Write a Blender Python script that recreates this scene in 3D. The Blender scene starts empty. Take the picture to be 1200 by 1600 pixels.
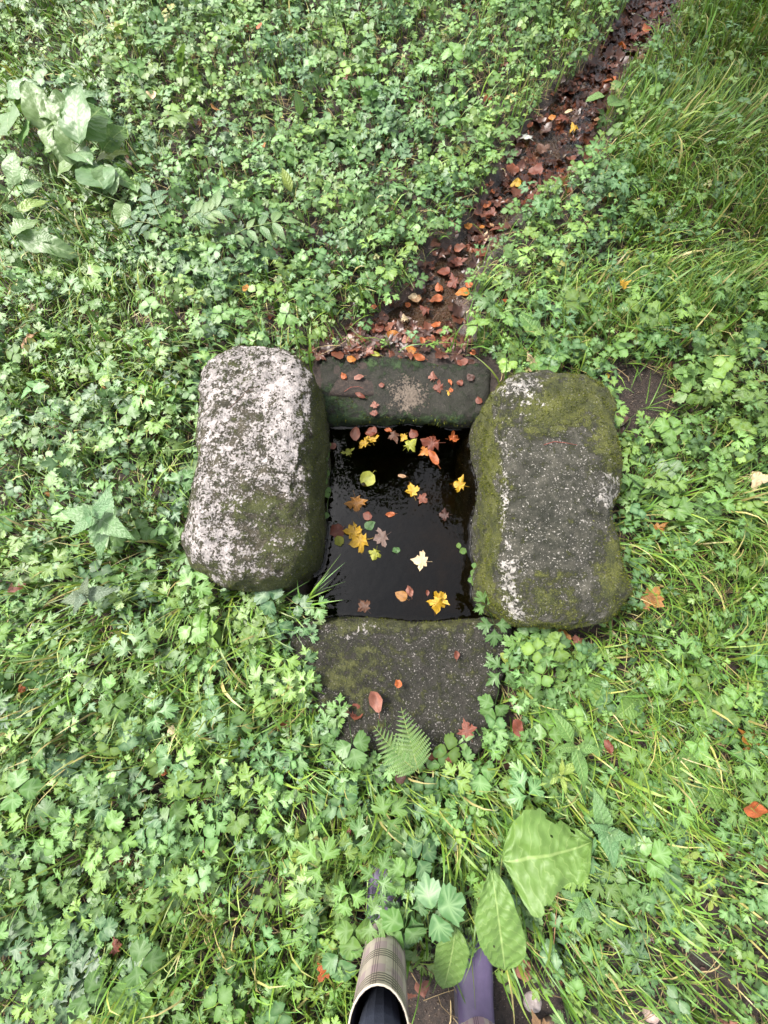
import bpy, math, random
import numpy as np
from mathutils import Vector, Matrix, Euler, noise

random.seed(7)
rng = np.random.default_rng(11)
PI = math.pi
scene = bpy.context.scene
C = scene.collection

# ------------------------------------------------------------------ camera, sky, sun, exposure
TILT = math.radians(13.0)
FPX, CAMH = 620.0, 1.45            # focal length in photo pixels (1200 x 1600), height above the ground
cam_d = bpy.data.cameras.new('camera')
cam_d.sensor_fit = 'VERTICAL'
cam_d.sensor_height = 24.0
cam_d.lens = 24.0 * FPX / 1600.0
cam_d.clip_start, cam_d.clip_end = 0.02, 500
cam = bpy.data.objects.new('camera', cam_d)
cam.location = (0, 0, CAMH)
cam.rotation_euler = (TILT, 0, 0)
C.objects.link(cam)
scene.camera = cam

SUN_EL, SUN_AZ = math.radians(56), math.radians(-62)       # azimuth from +Y towards +X
world = bpy.data.worlds.new('World')
scene.world = world
world.use_nodes = True
wn, wl = world.node_tree.nodes, world.node_tree.links
wn.clear()
sky = wn.new('ShaderNodeTexSky')
sky.sky_type = 'NISHITA'
sky.sun_disc = False
sky.sun_elevation = SUN_EL
sky.sun_rotation = SUN_AZ
sky.dust_density = 4.0
hs = wn.new('ShaderNodeHueSaturation')
hs.inputs['Saturation'].default_value = 0.32            # thin overcast: the sky is pale
bg = wn.new('ShaderNodeBackground')
bg.inputs['Strength'].default_value = 0.105
wo = wn.new('ShaderNodeOutputWorld')
wl.new(sky.outputs[0], hs.inputs['Color'])
wl.new(hs.outputs[0], bg.inputs['Color'])
wl.new(bg.outputs[0], wo.inputs['Surface'])

sun_d = bpy.data.lights.new('sun', 'SUN')
sun_d.energy = 1.5
sun_d.angle = math.radians(12)
sun_d.color = (1.0, 0.95, 0.88)
sun = bpy.data.objects.new('sun', sun_d)
sdir = Vector((math.cos(SUN_EL) * math.sin(SUN_AZ), math.cos(SUN_EL) * math.cos(SUN_AZ), math.sin(SUN_EL)))
sun.rotation_euler = sdir.to_track_quat('Z', 'Y').to_euler()
sun.location = sdir * 20
C.objects.link(sun)

scene.view_settings.view_transform = 'Standard'
scene.view_settings.look = 'None'
scene.view_settings.gamma = 1
scene.view_settings.use_curve_mapping = False
scene.view_settings.exposure = 2.25
scene.render.engine = 'CYCLES'
scene.cycles.use_denoising = True
scene.cycles.max_bounces = 8
scene.cycles.transparent_max_bounces = 12
scene.cycles.caustics_reflective = False
scene.cycles.caustics_refractive = False

# ------------------------------------------------------------------ helpers
CT, ST = math.cos(TILT), math.sin(TILT)


def at(px, py, z=0.0):
    """world point at height z that photo pixel (px, py) looks at"""
    x, y = (px - 600) / FPX, (800 - py) / FPX
    d = Vector((x, y * CT + ST, y * ST - CT))
    k = (z - CAMH) / d.z
    return Vector((d.x * k, d.y * k, z))


def to_px(X, Y, Z):
    """photo pixels of world points (arrays)"""
    dz = Z - CAMH
    u = Y * CT + dz * ST
    w = Y * ST - dz * CT
    w = np.maximum(w, 1e-3)
    return 600 + FPX * X / w, 800 - FPX * u / w


def depth_at(p):
    return p.y * ST - (p.z - CAMH) * CT


def metres(px, p):
    return px * depth_at(p) / FPX


def in_poly(X, Y, poly):
    inside = np.zeros(len(X), bool)
    n = len(poly)
    for i in range(n):
        x1, y1 = poly[i][0], poly[i][1]
        x2, y2 = poly[(i + 1) % n][0], poly[(i + 1) % n][1]
        c = (y1 > Y) != (y2 > Y)
        xi = (x2 - x1) * (Y - y1) / ((y2 - y1) if abs(y2 - y1) > 1e-9 else 1e-9) + x1
        inside ^= c & (X < xi)
    return inside


def poly_dist(X, Y, poly):
    """unsigned distance to the outline"""
    d = np.full(len(X), 1e9)
    n = len(poly)
    for i in range(n):
        ax, ay = poly[i][0], poly[i][1]
        bx, by = poly[(i + 1) % n][0], poly[(i + 1) % n][1]
        ex, ey = bx - ax, by - ay
        t = np.clip(((X - ax) * ex + (Y - ay) * ey) / (ex * ex + ey * ey + 1e-12), 0, 1)
        d = np.minimum(d, np.hypot(X - ax - t * ex, Y - ay - t * ey))
    return d


_tab = np.random.default_rng(5).random((256, 256))


def vnoise(X, Y, scale, seed=0):
    x = np.asarray(X) * scale + seed * 17.3
    y = np.asarray(Y) * scale + seed * 9.1
    xi, yi = np.floor(x).astype(int), np.floor(y).astype(int)
    fx, fy = x - xi, y - yi
    fx, fy = fx * fx * (3 - 2 * fx), fy * fy * (3 - 2 * fy)
    g = lambda a, b: _tab[a & 255, b & 255]
    return (g(xi, yi) * (1 - fx) + g(xi + 1, yi) * fx) * (1 - fy) + (g(xi, yi + 1) * (1 - fx) + g(xi + 1, yi + 1) * fx) * fy


def mesh_from(name, V, T, col=None, uv=None, smooth=True, mat=None):
    """triangle (or quad) mesh from arrays"""
    V = np.asarray(V, np.float32)
    T = np.asarray(T, np.int32)
    k = T.shape[1]
    me = bpy.data.meshes.new(name)
    me.vertices.add(len(V))
    me.vertices.foreach_set('co', V.ravel())
    me.loops.add(T.size)
    me.loops.foreach_set('vertex_index', T.ravel())
    me.polygons.add(len(T))
    me.polygons.foreach_set('loop_start', np.arange(0, T.size, k, dtype=np.int32))
    if smooth:
        me.polygons.foreach_set('use_smooth', np.ones(len(T), bool))
    if col is not None:
        a = me.attributes.new('Col', 'FLOAT_COLOR', 'POINT')
        a.data.foreach_set('color', np.asarray(col, np.float32).ravel())
    if uv is not None:
        l = me.uv_layers.new(name='UVMap')
        l.data.foreach_set('uv', np.asarray(uv, np.float32)[T.ravel()].ravel())
    me.update(calc_edges=True)
    if mat:
        me.materials.append(mat)
    return me


def link(name, me, parent=None, loc=None, rot=None, scale=None):
    o = bpy.data.objects.new(name, me)
    C.objects.link(o)
    if parent:
        o.parent = parent
    if loc is not None:
        o.location = loc
    if rot is not None:
        o.rotation_euler = rot
    if scale is not None:
        o.scale = (scale,) * 3 if isinstance(scale, (int, float)) else scale
    return o


def tag(o, label=None, cat=None, group=None, kind=None):
    if label:
        o['label'] = label
    if cat:
        o['category'] = cat
    if group:
        o['group'] = group
    if kind:
        o['kind'] = kind
    return o


def empty(name, loc, label, cat, group=None, rotz=0.0):
    o = bpy.data.objects.new(name, None)
    o.empty_display_size = 0.02
    C.objects.link(o)
    o.location = loc
    o.rotation_euler = (0, 0, rotz)
    return tag(o, label, cat, group)


# ------------------------------------------------------------------ node helpers / materials
class N:
    def __init__(self, name):
        self.m = bpy.data.materials.new(name)
        self.m.use_nodes = True
        self.t = self.m.node_tree
        self.t.nodes.clear()
        self.out = self.t.nodes.new('ShaderNodeOutputMaterial')

    def n(self, kind, **props):
        nd = self.t.nodes.new('ShaderNode' + kind)
        for k, v in props.items():
            setattr(nd, k, v)
        return nd

    def l(self, a, b):
        self.t.links.new(a, b)

    def put(self, sock, v):
        if hasattr(v, 'is_linked') or hasattr(v, 'links'):
            self.l(v, sock)
        else:
            sock.default_value = v

    def math(self, op, a, b=0.5, c=None, clamp=False):
        nd = self.n('Math', operation=op, use_clamp=clamp)
        self.put(nd.inputs[0], a)
        self.put(nd.inputs[1], b)
        if c is not None:
            self.put(nd.inputs[2], c)
        return nd.outputs[0]

    def mix(self, f, a, b, blend='MIX'):
        nd = self.n('Mix', data_type='RGBA', blend_type=blend)
        self.put(nd.inputs[0], f)
        for s, v in ((nd.inputs[6], a), (nd.inputs[7], b)):
            if isinstance(v, tuple):
                v = v + (1,) if len(v) == 3 else v
            self.put(s, v)
        return nd.outputs[2]

    def noise(self, scale, detail=4, rough=0.55, vec=None, dist=0.0):
        nd = self.n('TexNoise')
        nd.inputs['Scale'].default_value = scale
        nd.inputs['Detail'].default_value = detail
        nd.inputs['Roughness'].default_value = rough
        nd.inputs['Distortion'].default_value = dist
        if vec is not None:
            self.l(vec, nd.inputs['Vector'])
        return nd.outputs[0]

    def step(self, v, lo, hi):
        nd = self.n('MapRange', interpolation_type='SMOOTHSTEP')
        self.put(nd.inputs[0], v)
        self.put(nd.inputs[1], lo)
        self.put(nd.inputs[2], hi)
        return nd.outputs[0]

    def coord(self, which='Object'):
        return self.n('TexCoord').outputs[which]

    def bump(self, h, strength=0.3, dist=0.01):
        nd = self.n('Bump')
        nd.inputs['Strength'].default_value = strength
        nd.inputs['Distance'].default_value = dist
        self.l(h, nd.inputs['Height'])
        return nd.outputs[0]

    def principled(self, color, rough=0.5, spec=0.5, normal=None, coat=0.0):
        p = self.n('BsdfPrincipled')
        if isinstance(color, tuple):
            color = color + (1,) if len(color) == 3 else color
        self.put(p.inputs['Base Color'], color)
        self.put(p.inputs['Roughness'], rough)
        self.put(p.inputs['Specular IOR Level'], spec)
        p.inputs['Coat Weight'].default_value = coat
        if normal is not None:
            self.l(normal, p.inputs['Normal'])
        return p.outputs[0]

    def done(self, shader):
        self.l(shader, self.out.inputs['Surface'])
        return self.m

    def leafy(self, color, rough=0.45, spec=0.5, trans=0.28, normal=None):
        """front + translucent back"""
        p = self.principled(color, rough, spec, normal)
        tr = self.n('BsdfTranslucent')
        tc = self.mix(1.0, color, (1.25, 1.35, 0.6), 'MULTIPLY')
        self.l(tc, tr.inputs['Color'])
        ms = self.n('MixShader')
        ms.inputs[0].default_value = trans
        self.l(p, ms.inputs[1])
        self.l(tr.outputs[0], ms.inputs[2])
        return self.done(ms.outputs[0])

    def rgb(self, stops, fac):
        nd = self.n('ValToRGB')
        cr = nd.color_ramp
        while len(cr.elements) < len(stops):
            cr.elements.new(0.5)
        for e, (p, c) in zip(cr.elements, stops):
            e.position = p
            e.color = c + (1,)
        self.put(nd.inputs[0], fac)
        return nd.outputs[0]


def green_mat(name, stops, by_object=None, rough=0.46, spec=0.42, trans=0.17, mark=(0.22, 0.32, 0.16), nscale=60, bump=0.25):
    m = N(name)
    at_ = m.n('Attribute', attribute_name='Col')
    sep = m.n('SeparateColor')
    m.l(at_.outputs['Color'], sep.inputs[0])
    if by_object:
        oi = m.n('ObjectInfo')
        hue = m.math('MULTIPLY_ADD', oi.outputs['Random'], by_object[1] - by_object[0], by_object[0])
        val = m.math('MULTIPLY_ADD', m.math('FRACT', m.math('MULTIPLY', oi.outputs['Random'], 37.7)), 0.7, 0.65)
    else:
        hue = sep.outputs[0]
        val = m.math('MULTIPLY_ADD', sep.outputs[1], 0.7, 0.65)
    nz = m.noise(nscale, 3, 0.6, m.n('NewGeometry').outputs['Position'])
    base = m.rgb(stops, m.math('ADD', hue, m.math('MULTIPLY_ADD', nz, 0.3, -0.15)))
    base = m.mix(m.math('MULTIPLY', sep.outputs[2], 0.6), base, mark)
    vv = m.n('CombineColor')
    for i in range(3):
        m.l(val, vv.inputs[i])
    base = m.mix(1.0, base, vv.outputs[0], 'MULTIPLY')
    nb = m.bump(m.noise(nscale * 5, 2, 0.5, m.n('NewGeometry').outputs['Position']), bump, 0.002)
    return m.leafy(base, rough, spec, trans, nb)


BUTTER = [(0.0, (0.20, 0.18, 0.04)), (0.07, (0.122, 0.195, 0.022)), (0.3, (0.084, 0.168, 0.027)), (0.65, (0.052, 0.128, 0.032)), (1.0, (0.032, 0.082, 0.033))]
GRASS = [(0.0, (0.30, 0.25, 0.10)), (0.14, (0.17, 0.22, 0.03)), (0.5, (0.095, 0.19, 0.024)), (1.0, (0.05, 0.12, 0.028))]
M_butter = green_mat('buttercup_leaf', BUTTER)
TONES = [('yellow-green', (.1, .25)), ('mid green', (.28, .55)), ('dark green', (.68, 1.0))]
M_butter_o = [green_mat('buttercup_leaf_' + a.replace('-', '_').replace(' ', '_'), BUTTER, by_object=b) for a, b in TONES]
M_grass = green_mat('grass_blade', GRASS, rough=0.45, mark=(0.2, 0.25, 0.1))
M_weed = green_mat('weed_leaf', [(0, (0.13, 0.2, 0.035)), (0.5, (0.075, 0.15, 0.035)), (1, (0.04, 0.1, 0.035))])
M_straw = green_mat('straw', [(0, (0.30, 0.23, 0.12)), (0.5, (0.2, 0.15, 0.075)), (1, (0.1, 0.07, 0.04))], rough=0.7, spec=0.2, trans=0.1, mark=(.2, .15, .08))
M_litter = green_mat('rotten_leaf', [(0, (0.16, 0.045, 0.018)), (0.4, (0.07, 0.024, 0.013)), (1, (0.022, 0.013, 0.01))], rough=0.4, spec=0.5, trans=0.08, mark=(0.06, 0.022, 0.013))
M_gravel = green_mat('gravel_grain', [(0, (0.25, 0.2, 0.15)), (0.35, (0.09, 0.065, 0.045)), (1, (0.03, 0.022, 0.018))], rough=0.3, trans=0.0, mark=(0.05, 0.04, 0.03))
M_moss = green_mat('moss_tuft', [(0, (0.12, 0.13, 0.02)), (0.5, (0.06, 0.07, 0.014)), (1, (0.025, 0.034, 0.01))], rough=0.8, spec=0.1, trans=0.2)
M_stem = green_mat('green_stem', [(0, (0.2, 0.22, 0.07)), (1, (0.09, 0.15, 0.04))], by_object=(0, 1))


def broad_mat(name, col, pale, rough=0.4, nveins=9, slope=0.9, trans=0.22, bump=.6):
    """broad leaf whose veins follow the UV: u across (0..1), v along"""
    m = N(name)
    uv = m.n('SeparateXYZ')
    m.l(m.coord('UV'), uv.inputs[0])
    a = m.math('ABSOLUTE', m.math('MULTIPLY_ADD', uv.outputs[0], 2.0, -1.0))
    mid = m.math('SUBTRACT', 1.0, m.step(a, 0.015, 0.06))
    ph = m.math('SUBTRACT', m.math('MULTIPLY', uv.outputs[1], float(nveins)), m.math('MULTIPLY', a, slope))
    wob = m.noise(7, 2, 0.5, m.coord('UV'))
    ph = m.math('ADD', ph, m.math('MULTIPLY_ADD', wob, 1.3, m.math('MULTIPLY', m.math('MULTIPLY', a, a), -0.5)))
    s = m.math('ABSOLUTE', m.math('SUBTRACT', m.math('FRACT', ph), 0.5))
    side = m.math('SUBTRACT', 1.0, m.step(s, 0.015, 0.06))
    ve = m.math('MAXIMUM', mid, m.math('MULTIPLY', side, 0.45))
    oi = m.n('ObjectInfo')
    nz = m.noise(28, 5, 0.6, m.n('NewGeometry').outputs['Position'])
    c = m.mix(m.step(nz, 0.35, 0.7), col, tuple(x * 1.22 for x in col))
    c = m.mix(m.math('MULTIPLY', oi.outputs['Random'], 0.5), c, tuple(x * y for x, y in zip(col, (1.7, 1.25, 0.8))))
    c = m.mix(m.math('MULTIPLY', ve, 0.85), c, pale)
    puck = m.math('ADD', m.math('MULTIPLY', m.math('COSINE', m.math('MULTIPLY', m.math('SUBTRACT', m.math('FRACT', ph), 0.5), 6.28)), 0.24),
                  m.math('MULTIPLY', m.noise(110, 4, 0.6, m.n('NewGeometry').outputs['Position']), 0.22))
    return m.leafy(c, rough, 0.5, trans, m.bump(puck, bump, 0.004))


M_dock = broad_mat('dock_leaf', (0.068, 0.145, 0.034), (0.2, 0.28, 0.09), 0.56, 10)
M_dockgrey = broad_mat('glossy_dock_leaf', (0.08, 0.15, 0.055), (0.2, 0.27, 0.13), 0.46, 9, bump=.35)
M_nettle = broad_mat('nettle_leaf', (0.07, 0.155, 0.06), (0.16, 0.24, 0.12), 0.5, 8)
M_greynettle = broad_mat('grey_leaf', (0.065, 0.105, 0.065), (0.16, 0.21, 0.15), 0.55, 8)
M_valerian = broad_mat('pinnate_leaflet', (0.055, 0.12, 0.055), (0.14, 0.22, 0.12), 0.4, 7)
M_fern = broad_mat('fern_pinna', (0.085, 0.17, 0.045), (0.13, 0.2, 0.07), 0.55, 12)
M_yellowgreen = broad_mat('young_leaf', (0.14, 0.21, 0.04), (0.24, 0.3, 0.1), 0.45, 7)


def dead_mat(name, a, b, blotch, rough=0.5, trans=0.2):
    m = N(name)
    p = m.coord('Object')
    oi = m.n('ObjectInfo')
    off = m.n('VectorMath', operation='ADD')
    m.l(p, off.inputs[0])
    cx = m.n('CombineXYZ')
    m.l(m.math('MULTIPLY', oi.outputs['Random'], 50.0), cx.inputs[0])
    m.l(cx.outputs[0], off.inputs[1])
    v = off.outputs[0]
    c = m.mix(m.step(m.noise(40, 5, 0.6, v), 0.35, 0.68), a, b)
    c = m.mix(m.math('MULTIPLY', m.step(m.noise(75, 4, 0.6, v), 0.54, 0.66), 0.9), c, blotch)
    at_ = m.n('Attribute', attribute_name='Col')
    sep = m.n('SeparateColor')
    m.l(at_.outputs['Color'], sep.inputs[0])
    c = m.mix(m.math('MULTIPLY', sep.outputs[2], 0.55), c, tuple(x * 0.55 for x in b))
    return m.leafy(c, rough, 0.5, trans, m.bump(m.noise(220, 3, 0.5, v), 0.4, 0.002))


DEAD = {
    'yellow': dead_mat('yellow_fallen_leaf', (0.48, 0.3, 0.014), (0.36, 0.2, 0.012), (0.1, 0.04, 0.01)),
    'lime': dead_mat('yellow_green_fallen_leaf', (0.30, 0.30, 0.03), (0.2, 0.23, 0.03), (0.09, 0.06, 0.012)),
    'orange': dead_mat('orange_fallen_leaf', (0.36, 0.095, 0.018), (0.26, 0.06, 0.014), (0.1, 0.022, 0.01)),
    'amber': dead_mat('amber_fallen_leaf', (0.42, 0.165, 0.015), (0.32, 0.1, 0.014), (0.14, 0.04, 0.01)),
    'rust': dead_mat('rust_fallen_leaf', (0.17, 0.042, 0.02), (0.115, 0.03, 0.015), (0.04, 0.014, 0.009)),
    'brown': dead_mat('brown_fallen_leaf', (0.11, 0.045, 0.02), (0.075, 0.03, 0.015), (0.03, 0.014, 0.009)),
    'dark': dead_mat('dark_fallen_leaf', (0.07, 0.025, 0.016), (0.045, 0.018, 0.012), (0.02, 0.01, 0.008)),
    'pink': dead_mat('pinkish_fallen_leaf', (0.26, 0.105, 0.07), (0.19, 0.07, 0.045), (0.08, 0.03, 0.02)),
    'tan': dead_mat('tan_fallen_leaf', (0.32, 0.19, 0.095), (0.24, 0.13, 0.06), (0.11, 0.055, 0.03)),
    'cream': dead_mat('cream_fallen_leaf', (0.58, 0.46, 0.28), (0.48, 0.35, 0.2), (0.25, 0.15, 0.08)),
    'white': dead_mat('whitish_fallen_leaf', (0.55, 0.56, 0.5), (0.45, 0.45, 0.4), (0.3, 0.28, 0.2)),
    'green': dead_mat('green_fallen_leaf', (0.06, 0.13, 0.03), (0.04, 0.09, 0.03), (0.02, 0.04, 0.012)),
    'ochre': dead_mat('ochre_fallen_leaf', (0.3, 0.14, 0.02), (0.2, 0.08, 0.014), (0.06, 0.026, 0.01)),
    'grey': dead_mat('greyish_fallen_leaf', (0.15, 0.09, 0.07), (0.1, 0.06, 0.045), (0.045, 0.026, 0.02)),
}


def plain(name, col, rough=0.5, spec=0.5, nscale=80, var=0.4, bump=0.2, coat=0.0):
    m = N(name)
    nz = m.noise(nscale, 5, 0.6, m.coord('Object'))
    c = m.mix(m.step(nz, 0.3, 0.7), tuple(x * (1 - var) for x in col), tuple(min(1, x * (1 + var)) for x in col))
    return m.done(m.principled(c, rough, spec, m.bump(nz, bump, 0.003), coat))


M_twig = plain('twig_bark', (0.09, 0.05, 0.035), 0.7, 0.2)
M_redstem = plain('red_stem', (0.20, 0.05, 0.035), 0.6, 0.3)
M_barktree = plain('tree_bark', (0.12, 0.10, 0.08), 0.8, 0.2, 20)
M_canopy = green_mat('canopy_leaf', BUTTER, rough=0.5)

# ------------------------------------------------------------------ places (photo pixels turned into ground points)
WATER_Z = -0.06
POOL_Z = -0.42
L_TOP = [(312, 528, .225), (494, 536, .225), (478, 922, .215), (278, 908, .215)]
R_TOP = [(768, 568, .225), (966, 574, .225), (992, 984, .215), (785, 990, .215)]
F_TOP = [(496, 555, .006), (778, 560, .006), (758, 657, .004), (503, 654, .004)]
B_TOP = [(432, 972, .075), (812, 968, .075), (752, 1192, .06), (535, 1180, .06)]
P = lambda c: at(*c)
left_fp = [P(c) for c in L_TOP]
right_fp = [P(c) for c in R_TOP]
far_fp = [P(c) for c in F_TOP]
near_fp = [P(c) for c in B_TOP]
pool_x0, pool_x1 = at(514, 800, WATER_Z).x, at(737, 800, WATER_Z).x
pool_y0, pool_y1 = at(600, 975, WATER_Z).y, at(600, 655, WATER_Z).y
pool = [Vector((pool_x0, pool_y0)), Vector((pool_x1, pool_y0)), Vector((pool_x1, pool_y1)), Vector((pool_x0, pool_y1))]
STREAM = [(548, 480, 755), (520, 495, 745), (495, 565, 735), (470, 592, 735), (440, 640, 742), (410, 655, 745), (380, 690, 768),
          (350, 727, 795), (320, 745, 820), (290, 765, 858), (250, 790, 925), (210, 812, 932), (170, 842, 942), (130, 885, 958), (90, 930, 998),
          (50, 955, 1033), (0, 985, 1065), (-60, 1030, 1115), (-130, 1090, 1190), (-190, 1150, 1260)]
STREAM = [(y, l - 12 * (y < 430), r + 14 * (y < 430)) for y, l, r in STREAM]
stream_poly = [at(l, y) for y, l, r in STREAM] + [at(r, y) for y, l, r in reversed(STREAM)]
bare_right = [at(*p) for p in ((940, 575), (985, 572), (1035, 600), (1035, 650), (990, 680), (950, 670))]
bare_left = [at(*p) for p in ((385, 478), (440, 478), (500, 510), (510, 560), (470, 545), (400, 520))]
mud_feet = [at(*p) for p in ((610, 1500), (700, 1500), (700, 1620), (620, 1640))]
mud_right = [at(*p) for p in ((775, 1500), (850, 1500), (905, 1640), (770, 1650))]
mud_corner = [at(*p) for p in ((900, 1570), (1010, 1560), (1100, 1640), (900, 1660))]

# ------------------------------------------------------------------ ground sheet (pool hollow and brook channel are part of it)


def ground_z(X, Y):
    X, Y = np.asarray(X, float), np.asarray(Y, float)
    z = (vnoise(X, Y, 2.2, 1) - .5) * .03 + (vnoise(X, Y, 7, 2) - .5) * .016 + (vnoise(X, Y, 22, 3) - .5) * .008
    ins = in_poly(X, Y, stream_poly)
    d = poly_dist(X, Y, stream_poly)
    sd = np.where(ins, d, -d)
    z = z - .045 * np.clip((sd + .03) / .10, 0, 1) ** 1.5 * np.clip((Y - .95) / .25, .35, 1)
    pin = in_poly(X, Y, [v + Vector((dx, dy)) for v, (dx, dy) in zip(pool, ((-.08, -.08), (.08, -.08), (.08, .06), (-.08, .06)))])
    z = np.where(pin, POOL_Z + (vnoise(X, Y, 9, 5) - .5) * .06, z)
    return z


gx = np.concatenate([[-80, -40, -20, -10, -6], np.arange(-4.4, -1.6, .08), np.arange(-1.6, 1.9, .022), np.arange(1.9, 4.4, .08), [6, 10, 20, 40, 80]])
gy = np.concatenate([[-80, -40, -20, -10, -5], np.arange(-2.4, -1.3, .08), np.arange(-1.3, 3.0, .022), np.arange(3.0, 5.6, .08), [8, 12, 20, 40, 80]])
GX, GY = np.meshgrid(gx, gy)
gxf, gyf = GX.ravel(), GY.ravel()
gz = ground_z(gxf, gyf)
nx, ny = len(gx), len(gy)
ii = np.arange((nx - 1) * (ny - 1))
r_, c_ = ii // (nx - 1), ii % (nx - 1)
q = r_ * nx + c_
sd_in = in_poly(gxf, gyf, stream_poly)
sd_d = poly_dist(gxf, gyf, stream_poly)
wet = np.clip(np.where(sd_in, .5 + sd_d / .08, .5 - sd_d / .12), 0, 1)
col = np.zeros((len(gxf), 4), np.float32)
col[:, 0] = wet
col[:, 1] = np.clip(1 - poly_dist(gxf, gyf, bare_right) / .1, 0, 1)
col[:, 2] = np.where(gz < -.2, 1, 0)
col[:, 3] = 1
m = N('soil')
at_ = m.n('Attribute', attribute_name='Col')
sp = m.n('SeparateColor')
m.l(at_.outputs['Color'], sp.inputs[0])
pos = m.n('NewGeometry').outputs['Position']
n1 = m.noise(9, 6, .65, pos)
n2 = m.noise(70, 5, .6, pos)
n3 = m.noise(260, 3, .6, pos)
dry = m.mix(m.step(n2, .35, .7), (0.014, 0.0095, 0.0075), (0.036, 0.024, 0.018))
dry = m.mix(m.step(n3, .62, .72), dry, (0.085, 0.06, 0.042))
wetc = m.mix(m.step(n1, .4, .62), (0.017, 0.011, 0.008), (0.05, 0.02, 0.011))
wetc = m.mix(m.step(n2, .56, .66), wetc, (0.07, 0.045, 0.03))
wetc = m.mix(m.step(n3, .62, .7), wetc, (0.2, 0.16, 0.12))
cc = m.mix(sp.outputs[0], dry, wetc)
cc = m.mix(sp.outputs[2], cc, m.mix(m.step(n1, .4, .65), (0.012, 0.009, 0.006), (0.05, 0.036, 0.02)))
rough = m.math('SUBTRACT', .9, m.math('MULTIPLY', sp.outputs[0], .62))
h = m.math('ADD', m.math('MULTIPLY', n2, .7), m.math('MULTIPLY', n3, .3))
M_soil = m.done(m.principled(cc, rough, .5, m.bump(h, .8, .012)))
gme = mesh_from('ground', np.stack([gxf, gyf, gz], 1), np.stack([q, q + 1, q + nx + 1, q + nx], 1), col, mat=M_soil)
tag(link('ground', gme), kind='structure')

# water: clear, dark from depth, mirror by Fresnel


def water_mat(name, tint, scale, strength):
    m = N(name)
    pos = m.n('NewGeometry').outputs['Position']
    nb = m.bump(m.math('ADD', m.noise(scale, 3, .5, pos), m.math('MULTIPLY', m.noise(scale * 4, 2, .5, pos), .25)), strength, .01)
    fr = m.n('Fresnel')
    fr.inputs['IOR'].default_value = 1.333
    m.l(nb, fr.inputs['Normal'])
    tr = m.n('BsdfTransparent')
    tr.inputs['Color'].default_value = tint + (1,)
    gl = m.n('BsdfGlossy')
    gl.inputs['Roughness'].default_value = 0.015
    m.l(nb, gl.inputs['Normal'])
    ms = m.n('MixShader')
    m.l(fr.outputs[0], ms.inputs[0])
    m.l(tr.outputs[0], ms.inputs[1])
    m.l(gl.outputs[0], ms.inputs[2])
    return m.done(ms.outputs[0])


M_pool = water_mat('pool_water', (.26, .21, .13), 10, .13)
M_brook = water_mat('brook_water', (.85, .77, .66), 26, .55)
# brook film that follows the channel, lying a few millimetres over its bed
sv, sq = [], []
for i, (y, l, r) in enumerate(STREAM):
    a, b = at(l, y), at(r, y)
    for j in range(9):
        p = a.lerp(b, j / 8)
        sv.append((p.x, p.y, -.035))
for i in range(len(STREAM) - 1):
    for j in range(8):
        a = i * 9 + j
        sq.append((a, a + 1, a + 10, a + 9))
tag(link('brook_water', mesh_from('brook_water', sv, np.array(sq), mat=M_brook)), kind='structure')

# ------------------------------------------------------------------ kerb stones round the spring


def stone_mat(name, lichen, base=(0.085, 0.075, 0.06), moss=(0.05, 0.062, 0.012), moss2=(0.13, 0.135, 0.02), lscale=48, spots=1.0):
    m = N(name)
    v = m.coord('Object')
    a = m.n('Attribute', attribute_name='Col')
    sp = m.n('SeparateColor')
    m.l(a.outputs['Color'], sp.inputs[0])
    n1 = m.math('ADD', m.math('MULTIPLY', m.noise(lscale * .6, 5, .6, v), .5), m.math('MULTIPLY', m.noise(lscale * 2.3, 5, .62, v), .5))
    n2 = m.noise(16, 6, .65, v)
    n3 = m.noise(240, 4, .6, v)
    n4 = m.noise(30, 8, .7, v)
    rock = m.mix(m.step(n2, .35, .68), tuple(x * .45 for x in base), base)
    rock = m.mix(m.math('MULTIPLY', m.step(n3, .5, .7), .6), rock, tuple(x * 2.1 for x in base))
    # thin black-brown film of algae
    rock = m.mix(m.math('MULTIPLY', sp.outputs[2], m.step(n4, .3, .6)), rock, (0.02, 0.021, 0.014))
    # moss
    mv = m.math('ADD', m.math('MULTIPLY', n4, 1.0), m.math('MULTIPLY_ADD', sp.outputs[1], 0.55, -0.36))
    mf = m.step(mv, .36, .52)
    mc = m.mix(m.step(m.math('ADD', m.math('MULTIPLY', n3, .5), m.math('MULTIPLY', n2, .5)), .42, .6), moss, moss2)
    c = m.mix(mf, rock, mc)
    # crust lichen
    lv = m.math('ADD', n1, m.math('MULTIPLY_ADD', sp.outputs[0], .34, -.185))
    lf = m.step(lv, .472, .53)
    lc = m.mix(m.step(n3, .3, .7), tuple(x * .72 for x in lichen), lichen)
    c = m.mix(m.math('MULTIPLY', lf, .95), c, lc)
    # small pale dots of crust, denser here and there
    d1 = m.noise(170, 3, .6, v, .3)
    d2 = m.noise(22, 4, .6, v)
    dot = m.math('MULTIPLY', m.step(m.math('ADD', d1, m.math('MULTIPLY_ADD', d2, .22, -.11)), .615, .66), spots)
    dot = m.math('MULTIPLY', dot, m.math('SUBTRACT', 1.0, m.math('MULTIPLY', mf, .7)))
    c = m.mix(m.math('MULTIPLY', dot, .85), c, tuple(x * .85 for x in lichen))
    hgt = m.math('ADD', m.math('MULTIPLY', n4, .8), m.math('ADD', m.math('MULTIPLY', n3, .35), m.math('ADD', m.math('MULTIPLY', lf, .3), m.math('MULTIPLY', mf, .4))))
    rough = m.math('SUBTRACT', .92, m.math('MULTIPLY', sp.outputs[2], .12))
    return m.done(m.principled(c, rough, .3, m.bump(hgt, 1.0, .013)))


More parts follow.
